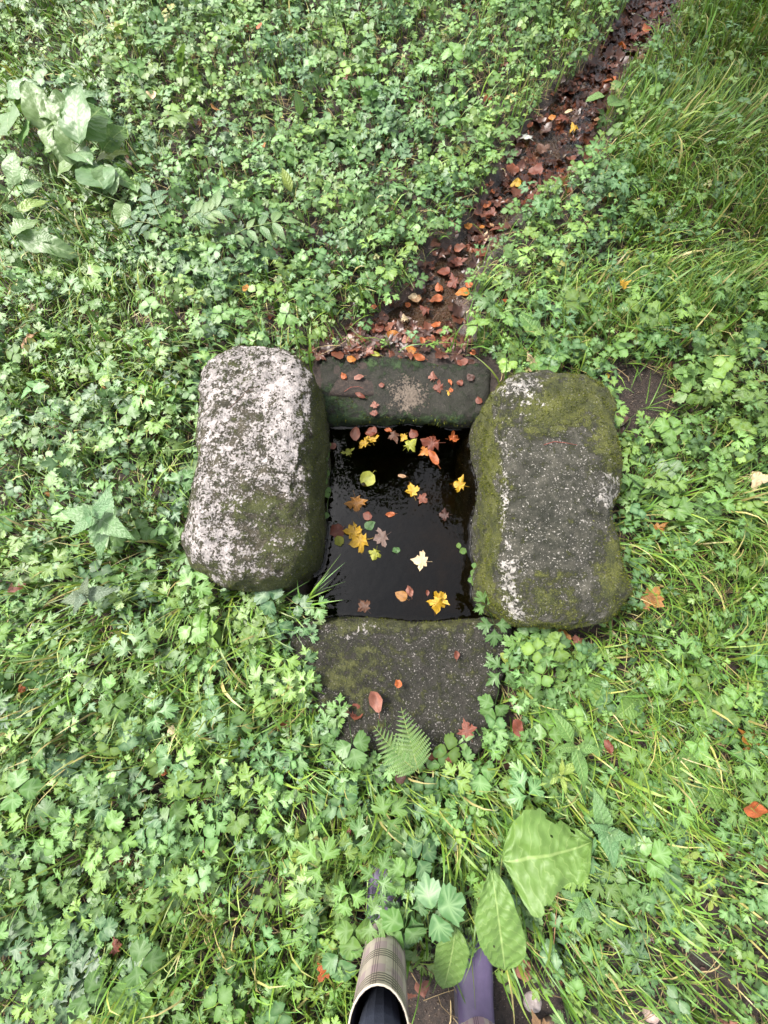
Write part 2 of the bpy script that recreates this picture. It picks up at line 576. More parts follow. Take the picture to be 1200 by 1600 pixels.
def make_stone(top, bottom, rad, cell, seed, rough_amp=(.012, .006, .003), bulge=0.0, corner=None):
    """rounded block inside the hexahedron top (4 points) / bottom (4 points), order TL TR BR BL"""
    Lx = ((top[1] - top[0]).length + (top[2] - top[3]).length) / 2
    Ly = ((top[0] - top[3]).length + (top[1] - top[2]).length) / 2
    Lz = (top[0] - bottom[0]).z
    dims = (Lx, Ly, Lz)
    n = [max(4, int(d / cell)) for d in dims]
    verts, faces, idx = [], [], {}

    def vid(i, j, k):
        key = (i, j, k)
        if key not in idx:
            idx[key] = len(verts)
            verts.append((i / n[0] * Lx, j / n[1] * Ly, k / n[2] * Lz))
        return idx[key]
    for k in (0, n[2]):
        for i in range(n[0]):
            for j in range(n[1]):
                f = [vid(i, j, k), vid(i + 1, j, k), vid(i + 1, j + 1, k), vid(i, j + 1, k)]
                faces.append(f if k else f[::-1])
    for j in (0, n[1]):
        for i in range(n[0]):
            for k in range(n[2]):
                f = [vid(i, j, k), vid(i + 1, j, k), vid(i + 1, j, k + 1), vid(i, j, k + 1)]
                faces.append(f[::-1] if j else f)
    for i in (0, n[0]):
        for j in range(n[1]):
            for k in range(n[2]):
                f = [vid(i, j, k), vid(i, j + 1, k), vid(i, j + 1, k + 1), vid(i, j, k + 1)]
                faces.append(f if i else f[::-1])
    out, cr = [], max(corner or 0, rad * 1.25)
    zt = Lz - rad
    for x, y, z in verts:
        on_top = z > Lz - 1e-6
        ix, iy = min(max(x, cr), Lx - cr), min(max(y, cr), Ly - cr)
        dx, dy = x - ix, y - iy
        if dx and dy:                                  # square corner -> round corner, in plan
            l = math.hypot(dx, dy)
            f = max(abs(dx), abs(dy)) / l
            dx, dy = dx * f, dy * f
            x, y = ix + dx, iy + dy
            l = math.hypot(dx, dy)
            dist, dr = cr - l, (dx / l, dy / l)
        else:
            dist, dr = min((x, (-1, 0)), (Lx - x, (1, 0)), (y, (0, -1)), (Ly - y, (0, 1)))
        if z > zt:
            A = None
            if not on_top:
                A = (z - zt) / rad * PI / 4
            elif dist < rad:
                A = PI / 4 + dist / rad * PI / 4
            if A is not None:
                mv = dist - rad * (1 - math.cos(A))
                x, y, z = x + dr[0] * mv, y + dr[1] * mv, zt + rad * math.sin(A)
        u, v, w = x / Lx, 1 - y / Ly, z / Lz          # v: 0 at far edge
        if bulge:
            w += bulge / Lz * (1 - (2 * u - 1) ** 2) * (1 - (2 * v - 1) ** 2) * w
        tp = top[0].lerp(top[1], u).lerp(top[3].lerp(top[2], u), v)
        bp = bottom[0].lerp(bottom[1], u).lerp(bottom[3].lerp(bottom[2], u), v)
        out.append(bp.lerp(tp, w))
    res = []
    for p in out:
        s = Vector((p.x, p.y, p.z)) + Vector((seed * 3.1, seed * 1.7, 0))
        d = noise.noise_vector(s * 4) * rough_amp[0] + noise.noise_vector(s * 17) * rough_amp[1] + noise.noise_vector(s * 55) * rough_amp[2]
        res.append(p + d)
    return np.array([tuple(p) for p in res]), np.array(faces)


def blob(px, py, cx, cy, rx, ry):
    return np.exp(-(((px - cx) / rx) ** 2 + ((py - cy) / ry) ** 2))


MOSSV, MOSSN = [], []


def finish_stone(name, V, F, mask, mat, label, moss_n, tuft=.006, seed=0):
    """mask(px, py, z, nz) -> lichen, moss, film; adds a tuft part where moss is thick"""
    me = mesh_from(name, V, F, None, mat=mat)
    nrm = np.zeros(len(V) * 3, np.float32)
    me.vertices.foreach_get('normal', nrm)
    nrm = nrm.reshape(-1, 3)
    px, py = to_px(V[:, 0], V[:, 1], V[:, 2])
    li, mo, fi = mask(px, py, V[:, 2], nrm)
    col = np.stack([np.clip(li, 0, 1), np.clip(mo, 0, 1), np.clip(fi, 0, 1), np.ones(len(V))], 1)
    a = me.attributes.new('Col', 'FLOAT_COLOR', 'POINT')
    a.data.foreach_set('color', col.astype(np.float32).ravel())
    base = Vector((float(V[:, 0].mean()), float(V[:, 1].mean()), 0))
    me.transform(Matrix.Translation(-base))
    o = link(name, me, loc=base)
    tag(o, label, 'stone')
    # moss tufts: tiny spikes
    r = np.random.default_rng(seed + 3)
    w = np.clip(mo - .42, 0, 1) * (V[:, 2] > -.05)
    if w.sum() > 0 and moss_n:
        fi_ = r.integers(0, len(F), moss_n * 4)
        fw = w[F].mean(1)[fi_]
        q0_, q1_ = V[F[:, 0], 0], V[F[:, 0], 1] + V[F[:, 0], 2]
        clump = (.4 * vnoise(q0_, q1_, 90, 4) + .35 * vnoise(q0_, q1_, 38, 6) + .25 * vnoise(q0_, q1_, 14, 9))[fi_]
        keep = r.random(len(fi_)) < fw * 2.2 * np.clip((clump - .47) * 9, 0, 1)
        fi_ = fi_[keep][:moss_n]
        b = r.random((len(fi_), 4))
        b /= b.sum(1)[:, None]
        pt = (V[F[fi_]] * b[:, :, None]).sum(1)
        nn = nrm[F[fi_, 0]]
        k = len(fi_)
        d = nn + r.normal(0, .45, (k, 3))
        d /= np.linalg.norm(d, axis=1)[:, None]
        s = np.cross(d, r.normal(0, 1, (k, 3)))
        s /= np.linalg.norm(s, axis=1)[:, None] + 1e-9
        hgt = tuft * (0.5 + r.random(k))[:, None]
        wd = tuft * .28
        VV = np.stack([pt + s * wd - nn * .001, pt - s * wd - nn * .001, pt + d * hgt], 1).reshape(-1, 3) - np.array(base)
        cc = np.repeat(np.stack([r.random(k) * .8, r.random(k), np.zeros(k), np.ones(k)], 1), 3, 0)
        mm = mesh_from('moss', VV, np.arange(3 * k).reshape(-1, 3), cc, smooth=False, mat=M_moss)
        mo_ = link('moss', mm, o)
        mo_['kind'] = 'stuff'
    return o


def drop(v, z):
    return Vector((v.x, v.y, z))


# left: pale, crusted with lichen
bot = [drop(left_fp[0], -.5), Vector((pool_x0 + .005, left_fp[1].y, -.5)), Vector((pool_x0 + .0, left_fp[2].y - .02, -.5)), drop(left_fp[3], -.5)]
V, F = make_stone([drop(v, .24) for v in left_fp], bot, .088, .0085, 1, (.028, .012, .005), .024, corner=.14)
M_left = stone_mat('pale_lichen_granite', (0.45, 0.405, 0.385), (0.075, 0.064, 0.042), moss=(0.032, 0.037, 0.012), moss2=(0.06, 0.065, 0.018), lscale=60)


def mask_left(px, py, z, n):
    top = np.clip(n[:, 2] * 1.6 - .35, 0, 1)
    li = .49 + .18 * blob(px, py, 450, 680, 50, 110) + .12 * blob(px, py, 330, 640, 60, 90) + .14 * blob(px, py, 320, 830, 60, 80) + .14 * blob(px, py, 440, 590, 60, 50)
    li -= .2 * blob(px, py, 400, 790, 60, 40) + .2 * blob(px, py, 440, 840, 50, 60) + .12 * blob(px, py, 380, 650, 40, 40)
    li = li * top + .06 * (1 - top)
    mo = .42 + .4 * blob(px, py, 395, 790, 45, 18) + .3 * blob(px, py, 360, 565, 40, 15) + .22 * blob(px, py, 440, 850, 60, 60) + .5 * (1 - top) * np.clip(z / .2 + .5, 0, 1)
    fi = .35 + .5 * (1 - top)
    return li, mo, fi


left_stone = finish_stone('stone_block', V, F, mask_left, M_left, 'pale lichen-crusted granite block along the left side of the spring', 9000, .005, 1)

bot = [Vector((pool_x1 - .005, right_fp[0].y, -.5)), drop(right_fp[1], -.5), drop(right_fp[2], -.5), Vector((pool_x1 - .005, right_fp[3].y, -.5))]
V, F = make_stone([drop(v, .24) for v in right_fp], bot, .084, .0085, 2, (.028, .012, .005), .022, corner=.13)
M_right = stone_mat('mossy_dark_granite', (0.44, 0.41, 0.37), (0.078, 0.073, 0.056), moss=(0.035, 0.04, 0.012), moss2=(0.085, 0.09, 0.018), lscale=52, spots=1.0)


def mask_right(px, py, z, n):
    top = np.clip(n[:, 2] * 1.6 - .35, 0, 1)
    li = .10 + .42 * blob(px, py, 800, 600, 40, 22) + .5 * blob(px, py, 950, 770, 26, 45) + .5 * blob(px, py, 795, 900, 20, 50) + .4 * blob(px, py, 815, 955, 30, 22)
    li += .4 * blob(px, py, 788, 780, 10, 70) + .25 * blob(px, py, 830, 620, 40, 30) + .3 * blob(px, py, 790, 690, 14, 30)
    mo = .34 + .5 * blob(px, py, 900, 615, 70, 40) + .45 * blob(px, py, 850, 650, 50, 30) + .5 * blob(px, py, 965, 890, 30, 70) + .5 * blob(px, py, 955, 690, 30, 60) + .3 * blob(px, py, 850, 930, 60, 40)
    mo += .55 * (1 - top) * np.clip(z / .2 + .45, 0, 1) - .1 * blob(px, py, 860, 840, 50, 60)
    fi = .7 + .3 * blob(px, py, 850, 830, 70, 90)
    return li, mo, fi


right_stone = finish_stone('stone_block', V, F, mask_right, M_right, 'dark speckled granite block with olive moss, right of the spring', 26000, .006, 2)

bot = [drop(v, -.5) for v in far_fp]
V, F = make_stone([drop(v, .008) for v in far_fp], bot, .035, .009, 3, (.02, .009, .004), .0, corner=.04)
# front lip sinks to the water, the slab dips a little towards it
M_far = stone_mat('wet_dark_slab', (0.17, 0.135, 0.105), (0.034, 0.031, 0.026), moss=(0.018, 0.035, 0.014), moss2=(0.035, 0.06, 0.02), lscale=60, spots=.25)


def mask_far(px, py, z, n):
    li = .02 + .75 * blob(px, py, 636, 618, 36, 34)
    mo = .3 + .45 * blob(px, py, 630, 660, 140, 14) + .3 * blob(px, py, 530, 630, 40, 30) + .3 * blob(px, py, 630, 568, 130, 10)
    fi = .95 - .8 * blob(px, py, 636, 622, 36, 30)
    return li, mo, fi


far_stone = finish_stone('stone_slab', V, F, mask_far, M_far, 'low wet dark sill stone at the far end of the spring, mossy front edge', 9000, .008, 3)

bot = [drop(v, -.5) for v in near_fp]
V, F = make_stone([drop(v, .07) for v in near_fp], bot, .03, .011, 4, (.018, .008, .004), .0, corner=.05)
M_near = stone_mat('dark_speckled_slab', (0.42, 0.385, 0.36), (0.038, 0.033, 0.027), moss=(0.03, 0.033, 0.013), moss2=(0.06, 0.062, 0.018), lscale=56, spots=.7)


def mask_near(px, py, z, n):
    li = .10 + .25 * blob(px, py, 560, 985, 60, 20) + .2 * blob(px, py, 690, 1130, 30, 50) + .15 * blob(px, py, 720, 990, 60, 20)
    mo = .42 + .35 * blob(px, py, 640, 972, 170, 14) + .25 * blob(px, py, 540, 1050, 60, 60)
    fi = .75 + 0 * px
    return li, mo, fi


near_stone = finish_stone('stone_slab', V, F, mask_near, M_near, 'dark flat stone with pale specks at the near end of the spring', 12000, .005, 4)

# pool surface, drawn up a few millimetres where it wets the stones
from mathutils.bvhtree import BVHTree
wx = np.arange(pool_x0 - .05, pool_x1 + .05, .004)
wy = np.arange(pool_y0 - .06, pool_y1 + .05, .004)
WX, WY = np.meshgrid(wx, wy)
wz = np.full(WX.size, WATER_Z)
trees = []
for o in (left_stone, right_stone, far_stone, near_stone):
    me = o.data
    trees.append(BVHTree.FromPolygons([v.co + o.location for v in me.vertices], [tuple(p.vertices) for p in me.polygons]))
for i, (x, y) in enumerate(zip(WX.ravel(), WY.ravel())):
    if pool_x0 + .05 < x < pool_x1 - .05 and pool_y0 + .06 < y < pool_y1 - .06:
        continue
    d = min((t.find_nearest(Vector((x, y, WATER_Z)), .03)[3] or .03) for t in trees)
    wz[i] += .0036 * math.exp(-d / .004)
nwx, nwy = len(wx), len(wy)
k = np.arange((nwx - 1) * (nwy - 1))
q = (k // (nwx - 1)) * nwx + k % (nwx - 1)
me = mesh_from('pool_water', np.stack([WX.ravel(), WY.ravel(), wz], 1), np.stack([q, q + 1, q + nwx + 1, q + nwx], 1), mat=M_pool)
tag(link('water', me), kind='structure')

# ------------------------------------------------------------------ leaf shapes
HALF_B = [(0, 0), (.07, .16), (.22, .33), (.48, .44), (.42, .53), (.60, .63), (.47, .67), (.50, .83), (.34, .77), (.14, .62), (.25, .85), (.17, .90), (.20, 1.05), (.08, 1.0), (0, 1.16)]
HALF_C = [(0, 0), (.05, .2), (.14, .36), (.44, .50), (.30, .56), (.48, .72), (.28, .70), (.10, .60), (.22, .86), (.10, .86), (.10, 1.0), (0, 1.18)]
HALF_B2 = [(0, 0), (.18, .10), (.42, .30), (.60, .52), (.52, .58), (.56, .76), (.42, .76), (.34, .90), (.20, .84), (.16, 1.0), (0, 1.04)]
HALF_M = [(0, 0), (.10, -.05), (.36, -.10), (.30, .05), (.30, .14), (.54, .18), (.82, .36), (.62, .42), (.56, .54), (.38, .50), (.28, .50), (.34, .66), (.28, .78), (.14, .84), (0, 1.08)]
HALF_R = [(0, 0), (.20, .02), (.40, .14), (.50, .34), (.50, .55), (.40, .75), (.22, .92), (0, 1.0)]
HALF_O = [(0, 0), (.12, .06), (.24, .22), (.30, .45), (.27, .68), (.16, .88), (0, 1.0)]


def fan_leaf(half, centre, ring=True, fold=.18, droop=.22, wav=.0, seed=0, curl=0.0, jit=1.0):
    """leaf blade in local units: base at the origin, tip along +y; returns V, T, mark"""
    r = random.Random(seed)
    out = list(half) + [(-x, y) for x, y in reversed(half[1:-1])]
    out = [(x * (1 + r.uniform(-.07, .07) * jit), y * (1 + r.uniform(-.05, .05) * jit)) for x, y in out]
    n = len(out)
    V, mk = [(0, centre)], [1.0]
    if ring:
        V += [((x) * .55, centre + (y - centre) * .55) for x, y in out]
        mk += [.35 if abs(x) > .1 else .8 for x, y in out]
    V += out
    mk += [0.0] * n
    if ring and len(half) > 10:
        rr = [math.hypot(x, y - centre) for x, y in out]
        for i in range(n):
            tip_ = rr[i] > rr[i - 1] and rr[i] >= rr[(i + 1) % n]
            mk[1 + i] = .8 if tip_ else .05
            mk[1 + n + i] = .3 if tip_ else 0
    T = []
    if ring:
        for i in range(n):
            j = (i + 1) % n
            T.append((0, 1 + j, 1 + i))
            T.append((1 + i, 1 + j, 1 + n + j))
            T.append((1 + i, 1 + n + j, 1 + n + i))
    else:
        for i in range(n):
            T.append((0, 1 + (i + 1) % n, 1 + i))
    V = np.array([(x, y, 0.0) for x, y in V])
    d2 = V[:, 0] ** 2 + V[:, 1] ** 2
    V[:, 2] = fold * np.abs(V[:, 0]) - droop * d2 + wav * np.sin(V[:, 0] * 9 + seed) * np.cos(V[:, 1] * 7 + seed * 2) + curl * V[:, 0] ** 2
    T = np.array(T)[:, ::-1]
    return V, T, np.array(mk)


def rotz(V, a):
    c, s = math.cos(a), math.sin(a)
    return V @ np.array([[c, s, 0], [-s, c, 0], [0, 0, 1]])


def rotx(V, a):
    c, s = math.cos(a), math.sin(a)
    return V @ np.array([[1, 0, 0], [0, c, s], [0, -s, c]])


def join(parts):
    Vs, Ts, Ms, k = [], [], [], 0
    for V, T, M in parts:
        Vs.append(V)
        Ts.append(T + k)
        Ms.append(M)
        k += len(V)
    return np.concatenate(Vs), np.concatenate(Ts), np.concatenate(Ms)


def trefoil(seed, ring, half=HALF_B):
    r = random.Random(seed)
    ps = []
    for a, off, s in ((0, .22, 1.0), (r.uniform(1.25, 1.6), .05, .9), (-r.uniform(1.25, 1.6), .05, .9)):
        V, T, M = fan_leaf(half, .42, ring, r.uniform(.05, .35), r.uniform(.08, .36), .03 if ring else .0, seed + int(a * 10))
        V = V * s
        V[:, 0] *= r.uniform(.88, 1.12)
        V[:, 1] += off
        V = rotz(rotx(V, r.uniform(-.15, .3)), -a)
        ps.append((V, T, M * .8))
    return join(ps)


def tube(pts, rad, sides=4):
    """tapered tube through the points; rad is a list"""
    V, T = [], []
    pts = [Vector(p) for p in pts]
    for i, p in enumerate(pts):
        d = (pts[min(i + 1, len(pts) - 1)] - pts[max(i - 1, 0)]).normalized()
        s = d.orthogonal().normalized()
        u = d.cross(s)
        for k in range(sides):
            a = 2 * PI * k / sides
            V.append(tuple(p + (s * math.cos(a) + u * math.sin(a)) * rad[i]))
    for i in range(len(pts) - 1):
        for k in range(sides):
            a, b = i * sides + k, i * sides + (k + 1) % sides
            T += [(a, b, b + sides), (a, b + sides, a + sides)]
    return np.array(V), np.array(T), np.zeros(len(V))


def scatter_mesh(name, tmpl, R, Tr, hue, val, mat, which=None, smooth=True):
    """joins copies of the templates; R (n,3,3), Tr (n,3)"""
    if which is None:
        which = rng.integers(0, len(tmpl), len(Tr))
    Vs, Ts, Cs, k = [], [], [], 0
    for ti, (V, T, M) in enumerate(tmpl):
        s = np.where(which == ti)[0]
        if not len(s):
            continue
        W = np.einsum('nij,vj->nvi', R[s], V) + Tr[s][:, None, :]
        nv = len(V)
        Vs.append(W.reshape(-1, 3))
        Ts.append((T[None] + (np.arange(len(s)) * nv)[:, None, None] + k).reshape(-1, 3))
        c = np.ones((len(s), nv, 4), np.float32)
        c[:, :, 0] = hue[s][:, None]
        c[:, :, 1] = val[s][:, None]
        c[:, :, 2] = M[None]
        Cs.append(c.reshape(-1, 4))
        k += nv * len(s)
    return mesh_from(name, np.concatenate(Vs), np.concatenate(Ts), np.concatenate(Cs), smooth=smooth, mat=mat)


def frames(az, tilt, tilt_az, scale):
    """rotation matrices: spin az about z, then tilt about a horizontal axis"""
    n = len(az)
    c, s = np.cos(az), np.sin(az)
    Z = np.zeros((n, 3, 3))
    Z[:, 0, 0], Z[:, 0, 1], Z[:, 1, 0], Z[:, 1, 1], Z[:, 2, 2] = c, -s, s, c, 1
    ax = np.stack([np.cos(tilt_az), np.sin(tilt_az), np.zeros(n)], 1)
    K = np.zeros((n, 3, 3))
    K[:, 0, 2], K[:, 1, 2], K[:, 2, 0], K[:, 2, 1] = ax[:, 1], -ax[:, 0], -ax[:, 1], ax[:, 0]
    I = np.eye(3)[None]
    R = I + np.sin(tilt)[:, None, None] * K + (1 - np.cos(tilt))[:, None, None] * (K @ K)
    return (R @ Z) * np.asarray(scale)[:, None, None]


def strips(root, tip, bend, w0, K, taper=1.0):
    """curved ribbons: root -> tip by a quadratic curve with control point bend; returns V (n,(K+1)*2,3), T"""
    n = len(root)
    t = np.linspace(0, 1, K + 1)[None, :, None]
    Pc = (1 - t) ** 2 * root[:, None] + 2 * t * (1 - t) * bend[:, None] + t ** 2 * tip[:, None]
    d = tip - root
    side = np.stack([-d[:, 1], d[:, 0], np.zeros(n)], 1)
    side /= np.linalg.norm(side, axis=1)[:, None] + 1e-9
    side = side + rng.normal(0, .25, (n, 3))
    side /= np.linalg.norm(side, axis=1)[:, None]
    wt = (w0[:, None] * (np.clip(1 - t[0, :, 0] ** 2.2, 0.03, 1) if taper else np.ones(K + 1))[None])[:, :, None]
    A, B = Pc + side[:, None] * wt / 2, Pc - side[:, None] * wt / 2
    V = np.stack([A, B], 2).reshape(n, -1, 3)
    T = []
    for i in range(K):
        a = 2 * i
        T += [(a, a + 1, a + 3), (a, a + 3, a + 2)]
    return V, np.array(T)


def ribbon_mesh(name, root, tip, bend, w0, K, hue, val, mat, taper=1.0):
    V, T = strips(root, tip, bend, w0, K, taper)
    n, nv = V.shape[0], V.shape[1]
    TT = (T[None] + (np.arange(n) * nv)[:, None, None]).reshape(-1, 3)
    c = np.ones((n, nv, 4), np.float32)
    c[:, :, 0], c[:, :, 1], c[:, :, 2] = hue[:, None], val[:, None], 0
    return mesh_from(name, V.reshape(-1, 3), TT, c.reshape(-1, 4), mat=mat)


# ------------------------------------------------------------------ where plants may root
KEEP_OUT = [(left_fp, .0), (right_fp, .0), (far_fp, .02), (near_fp, -.02), (pool, .06), (stream_poly, -.03), (bare_right, .01), (bare_left, -.06), (mud_feet, 0), (mud_right, 0), (mud_corner, 0)]
SOLID = [(left_fp, .022), (right_fp, .022), (far_fp, .0), (near_fp, -.045), (pool, .03), (stream_poly, -.05)]


def free(X, Y, which=KEEP_OUT, extra=0.0):
    ok = np.ones(len(X), bool)
    for poly, mg in which:
        ins = in_poly(X, Y, poly)
        d = poly_dist(X, Y, poly)
        mg = mg + extra
        ok &= ~((ins & (d >= -mg)) if mg <= 0 else (ins | (d < mg)))
    return ok


def in_feet(X, Y):
    return ((np.abs(X + .02) < .075) & (Y < -.74) & (Y > -1.06)) | ((np.abs(X - .255) < .075) & (Y < -.94) & (Y > -1.26))


def sample(n, x0=-4.8, x1=4.8, y0=-2.4, y1=6.4):
    n = int(n * 1.7)
    return rng.uniform(x0, x1, n), rng.uniform(y0, y1, n)


def view_weight(X, Y, out=.3):
    px, py = to_px(X, Y, np.zeros(len(X)))
    inside = (px > -60) & (px < 1260) & (py > -50) & (py < 1680) & (Y > -1.6)
    return np.where(inside, 1.0, out), px, py


def box(px, py, x0, y0, x1, y1, soft=60):
    f = lambda v, a, b: np.clip((v - a) / soft + .5, 0, 1) * np.clip((b - v) / soft + .5, 0, 1)
    return f(px, x0, x1) * f(py, y0, y1)


def grassy(px, py, X, Y):
    g = .52 + .9 * box(px, py, 980, -300, 1800, 470) + .55 * box(px, py, 880, 420, 1400, 560) + .5 * box(px, py, 960, 780, 1500, 1330)
    g += .45 * box(px, py, -300, 430, 290, 640) + .35 * box(px, py, -300, 820, 420, 1180) + .25 * box(px, py, 300, 1080, 620, 1340) + .25 * box(px, py, -300, 980, 640, 1800) - .42 * box(px, py, 250, -150, 930, 420)
    g += .3 * box(px, py, 560, 1180, 900, 1320)
    return np.clip(g * (0.5 + 1.0 * vnoise(X, Y, 2.6, 8)), 0.2, 1.3)


def buttery(px, py, X, Y):
    b = .95 - .6 * box(px, py, 1010, -300, 1800, 440) - .35 * box(px, py, 960, 800, 1500, 1330) - .6 * box(px, py, 850, 1380, 1500, 1800) - .2 * box(px, py, -300, 430, 290, 600)
    b += .5 * box(px, py, 200, -150, 960, 420)
    return np.clip(b * (0.72 + .6 * vnoise(X, Y, 3.2, 12)), 0.04, 1.4)


# ---- straw thatch and rotten leaves lying under everything
X, Y = sample(26000)
w, px, py = view_weight(X, Y, .3)
k = free(X, Y) & (rng.random(len(X)) < w)
X, Y = X[k], Y[k]
n = len(X)
a, L = rng.uniform(0, 2 * PI, n), rng.uniform(.05, .16, n)
gz0 = ground_z(X, Y)
root = np.stack([X, Y, gz0 + rng.uniform(.004, .02, n)], 1)
tip = root + np.stack([np.cos(a) * L, np.sin(a) * L, rng.uniform(-.004, .025, n)], 1)
bend = (root + tip) / 2 + np.stack([rng.normal(0, .02, n), rng.normal(0, .02, n), rng.uniform(.0, .03, n)], 1)
ok = free(tip[:, 0], tip[:, 1], SOLID)
hue, val = rng.random(n), rng.random(n)
o = link('dead_grass', ribbon_mesh('dead_grass', root[ok], tip[ok], bend[ok], rng.uniform(.0015, .0035, ok.sum()), 3, hue[ok], val[ok], M_straw, 0))
tag(o, 'pale dead grass stems lying on the soil', kind='stuff')

T_round = [fan_leaf(HALF_R, .45, False, random.uniform(-.5, .6), random.uniform(-.5, .7), .12, s, 0, 3.2) for s in range(4)] + [fan_leaf(HALF_O, .45, False, random.uniform(-.5, .6), .4, .12, s, 0, 3.0) for s in range(4)] + [fan_leaf(HALF_M, .3, False, random.uniform(-.3, .4), random.uniform(-.3, .6), .12, s, 0, 1.5) for s in range(6)]
X, Y = sample(9000)
w, px, py = view_weight(X, Y, .3)
instr = in_poly(X, Y, stream_poly)
k = free(X, Y, SOLID) & (rng.random(len(X)) < w * np.where(instr, 1, .33))
X, Y, instr = X[k], Y[k], instr[k]
n = len(X)
# more of it packed in the brook
xs, ys = [], []
for i in range(len(STREAM) - 1):
    a_, b_ = at(STREAM[i][1], STREAM[i][0]), at(STREAM[i][2], STREAM[i][0])
    c_, d_ = at(STREAM[i + 1][1], STREAM[i + 1][0]), at(STREAM[i + 1][2], STREAM[i + 1][0])
    area = (b_ - a_).length * (c_ - a_).length
    for _ in range(int(area * 2300)):
        p = a_.lerp(b_, random.random()).lerp(c_.lerp(d_, random.random()), random.random())
        xs.append(p.x)
        ys.append(p.y)
xs, ys = np.array(xs), np.array(ys)
ys = np.where(ys < 1.12, ys - .03, ys)
dens = vnoise(xs, ys, 4.5, 21) + .15 * (ys > 1.3)
kk = (rng.random(len(xs)) < np.clip(dens * 2.2 - .5, .05, 1)) & free(xs, ys, SOLID[:2] + SOLID[3:5])
X, Y = np.concatenate([X, xs[kk]]), np.concatenate([Y, ys[kk]])
n = len(X)
Z = np.where(in_poly(X, Y, far_fp), .0, ground_z(X, Y)) + rng.uniform(.002, .018, n)
R = frames(rng.uniform(0, 2 * PI, n), np.abs(rng.normal(0, .25, n)), rng.uniform(0, 2 * PI, n), rng.uniform(.01, .056, n))
o = link('leaf_litter', scatter_mesh('leaf_litter', T_round, R, np.stack([X, Y, Z], 1), rng.random(n), rng.random(n), M_litter))
tag(o, 'dark red-brown rotting leaves lying in the brook and on the soil', kind='stuff')

# ---- gravel in the brook bed
ico = []
for s in range(4):
    r = random.Random(s)
    vs = [(0, 0, 1), (1, 0, .1), (.3, .95, 0), (-.8, .6, .1), (-.8, -.6, 0), (.3, -.95, .1), (0, 0, -1)]
    vs = np.array([(x * r.uniform(.7, 1.2), y * r.uniform(.6, 1.1), z * r.uniform(.5, .8)) for x, y, z in vs])
    ts = [(0, i + 1, (i + 1) % 5 + 1) for i in range(5)] + [(6, (i + 1) % 5 + 1, i + 1) for i in range(5)]
    ico.append((vs, np.array(ts), np.zeros(7)))
xs, ys = [], []
for i in range(len(STREAM) - 1):
    a_, b_ = at(STREAM[i][1], STREAM[i][0]), at(STREAM[i][2], STREAM[i][0])
    c_, d_ = at(STREAM[i + 1][1], STREAM[i + 1][0]), at(STREAM[i + 1][2], STREAM[i + 1][0])
    area = (b_ - a_).length * (c_ - a_).length
    for _ in range(int(area * 8000)):
        p = a_.lerp(b_, random.random()).lerp(c_.lerp(d_, random.random()), random.random())
        xs.append(p.x)
        ys.append(p.y)
xs, ys = np.array(xs), np.array(ys)
k = free(xs, ys, SOLID[:5])
xs, ys = xs[k], ys[k]
# and over the two bare patches
for poly, cnt in ((bare_right, 1600), (bare_left, 1500), (mud_feet, 350), (mud_right, 500), (mud_corner, 500)):
    x_ = rng.uniform(min(p.x for p in poly) - .03, max(p.x for p in poly) + .03, cnt)
    y_ = rng.uniform(min(p.y for p in poly) - .03, max(p.y for p in poly) + .03, cnt)
    kk = free(x_, y_, SOLID)
    xs, ys = np.concatenate([xs, x_[kk]]), np.concatenate([ys, y_[kk]])
n = len(xs)
sz = rng.uniform(.0012, .004, n) * np.where(rng.random(n) < .03, 1.6, .8)
hue = np.where(rng.random(n) < .09, rng.uniform(-.05, .2, n), rng.uniform(.35, 1.1, n))
R = frames(rng.uniform(0, 2 * PI, n), rng.uniform(0, .6, n), rng.uniform(0, 2 * PI, n), sz)
o = link('gravel', scatter_mesh('gravel', ico, R, np.stack([xs, ys, ground_z(xs, ys) + sz * .3], 1), hue, rng.random(n), M_gravel, smooth=False))
tag(o, 'fine dark gravel and grit in the brook bed', kind='stuff')

# ---- grass
X, Y = sample(230000)
w, px, py = view_weight(X, Y, .2)
g = grassy(px, py, X, Y)
k = free(X, Y) & ~in_feet(X, Y) & (rng.random(len(X)) < w * np.clip(g * .72, 0, 1))
X, Y, px, py, g = X[k], Y[k], px[k], py[k], g[k]
n = len(X)
L = rng.uniform(.07, .20, n) * (0.75 + .45 * np.clip(g, 0, 1)) * np.where(box(px, py, 960, -300, 1900, 480) > .5, 1.02, 1)
flow = vnoise(X, Y, 1.1, 31) * 4 * PI
a = flow + rng.normal(0, .9, n)
lean = np.clip(rng.beta(2, 2, n), .08, .97)
root = np.stack([X, Y, ground_z(X, Y) - .004], 1)
hz, vz = L * np.sin(lean * 1.5), L * np.cos(lean * 1.5)
tip = root + np.stack([np.cos(a) * hz, np.sin(a) * hz, vz * .8], 1)
bend = root + np.stack([np.cos(a) * hz * .25, np.sin(a) * hz * .25, vz * .75 + .02], 1)
ok = free(tip[:, 0], tip[:, 1], SOLID, -.02) & free(bend[:, 0], bend[:, 1], SOLID, -.02)
hue = np.clip(rng.normal(.46, .22, n) - .04 * box(px, py, 960, -300, 1900, 480), 0, 1)
hue = np.where(rng.random(n) < .05, 0.02, hue)
wd = rng.uniform(.0016, .0046, n) * np.where(rng.random(n) < .12, 1.7, 1) * (0.7 + 2.2 * L / .2 * .5)
o = link('grass', ribbon_mesh('grass', root[ok], tip[ok], bend[ok], wd[ok], 4, hue[ok], rng.random(ok.sum()), M_grass))
tag(o, 'fine green grass growing between the weeds', kind='stuff')

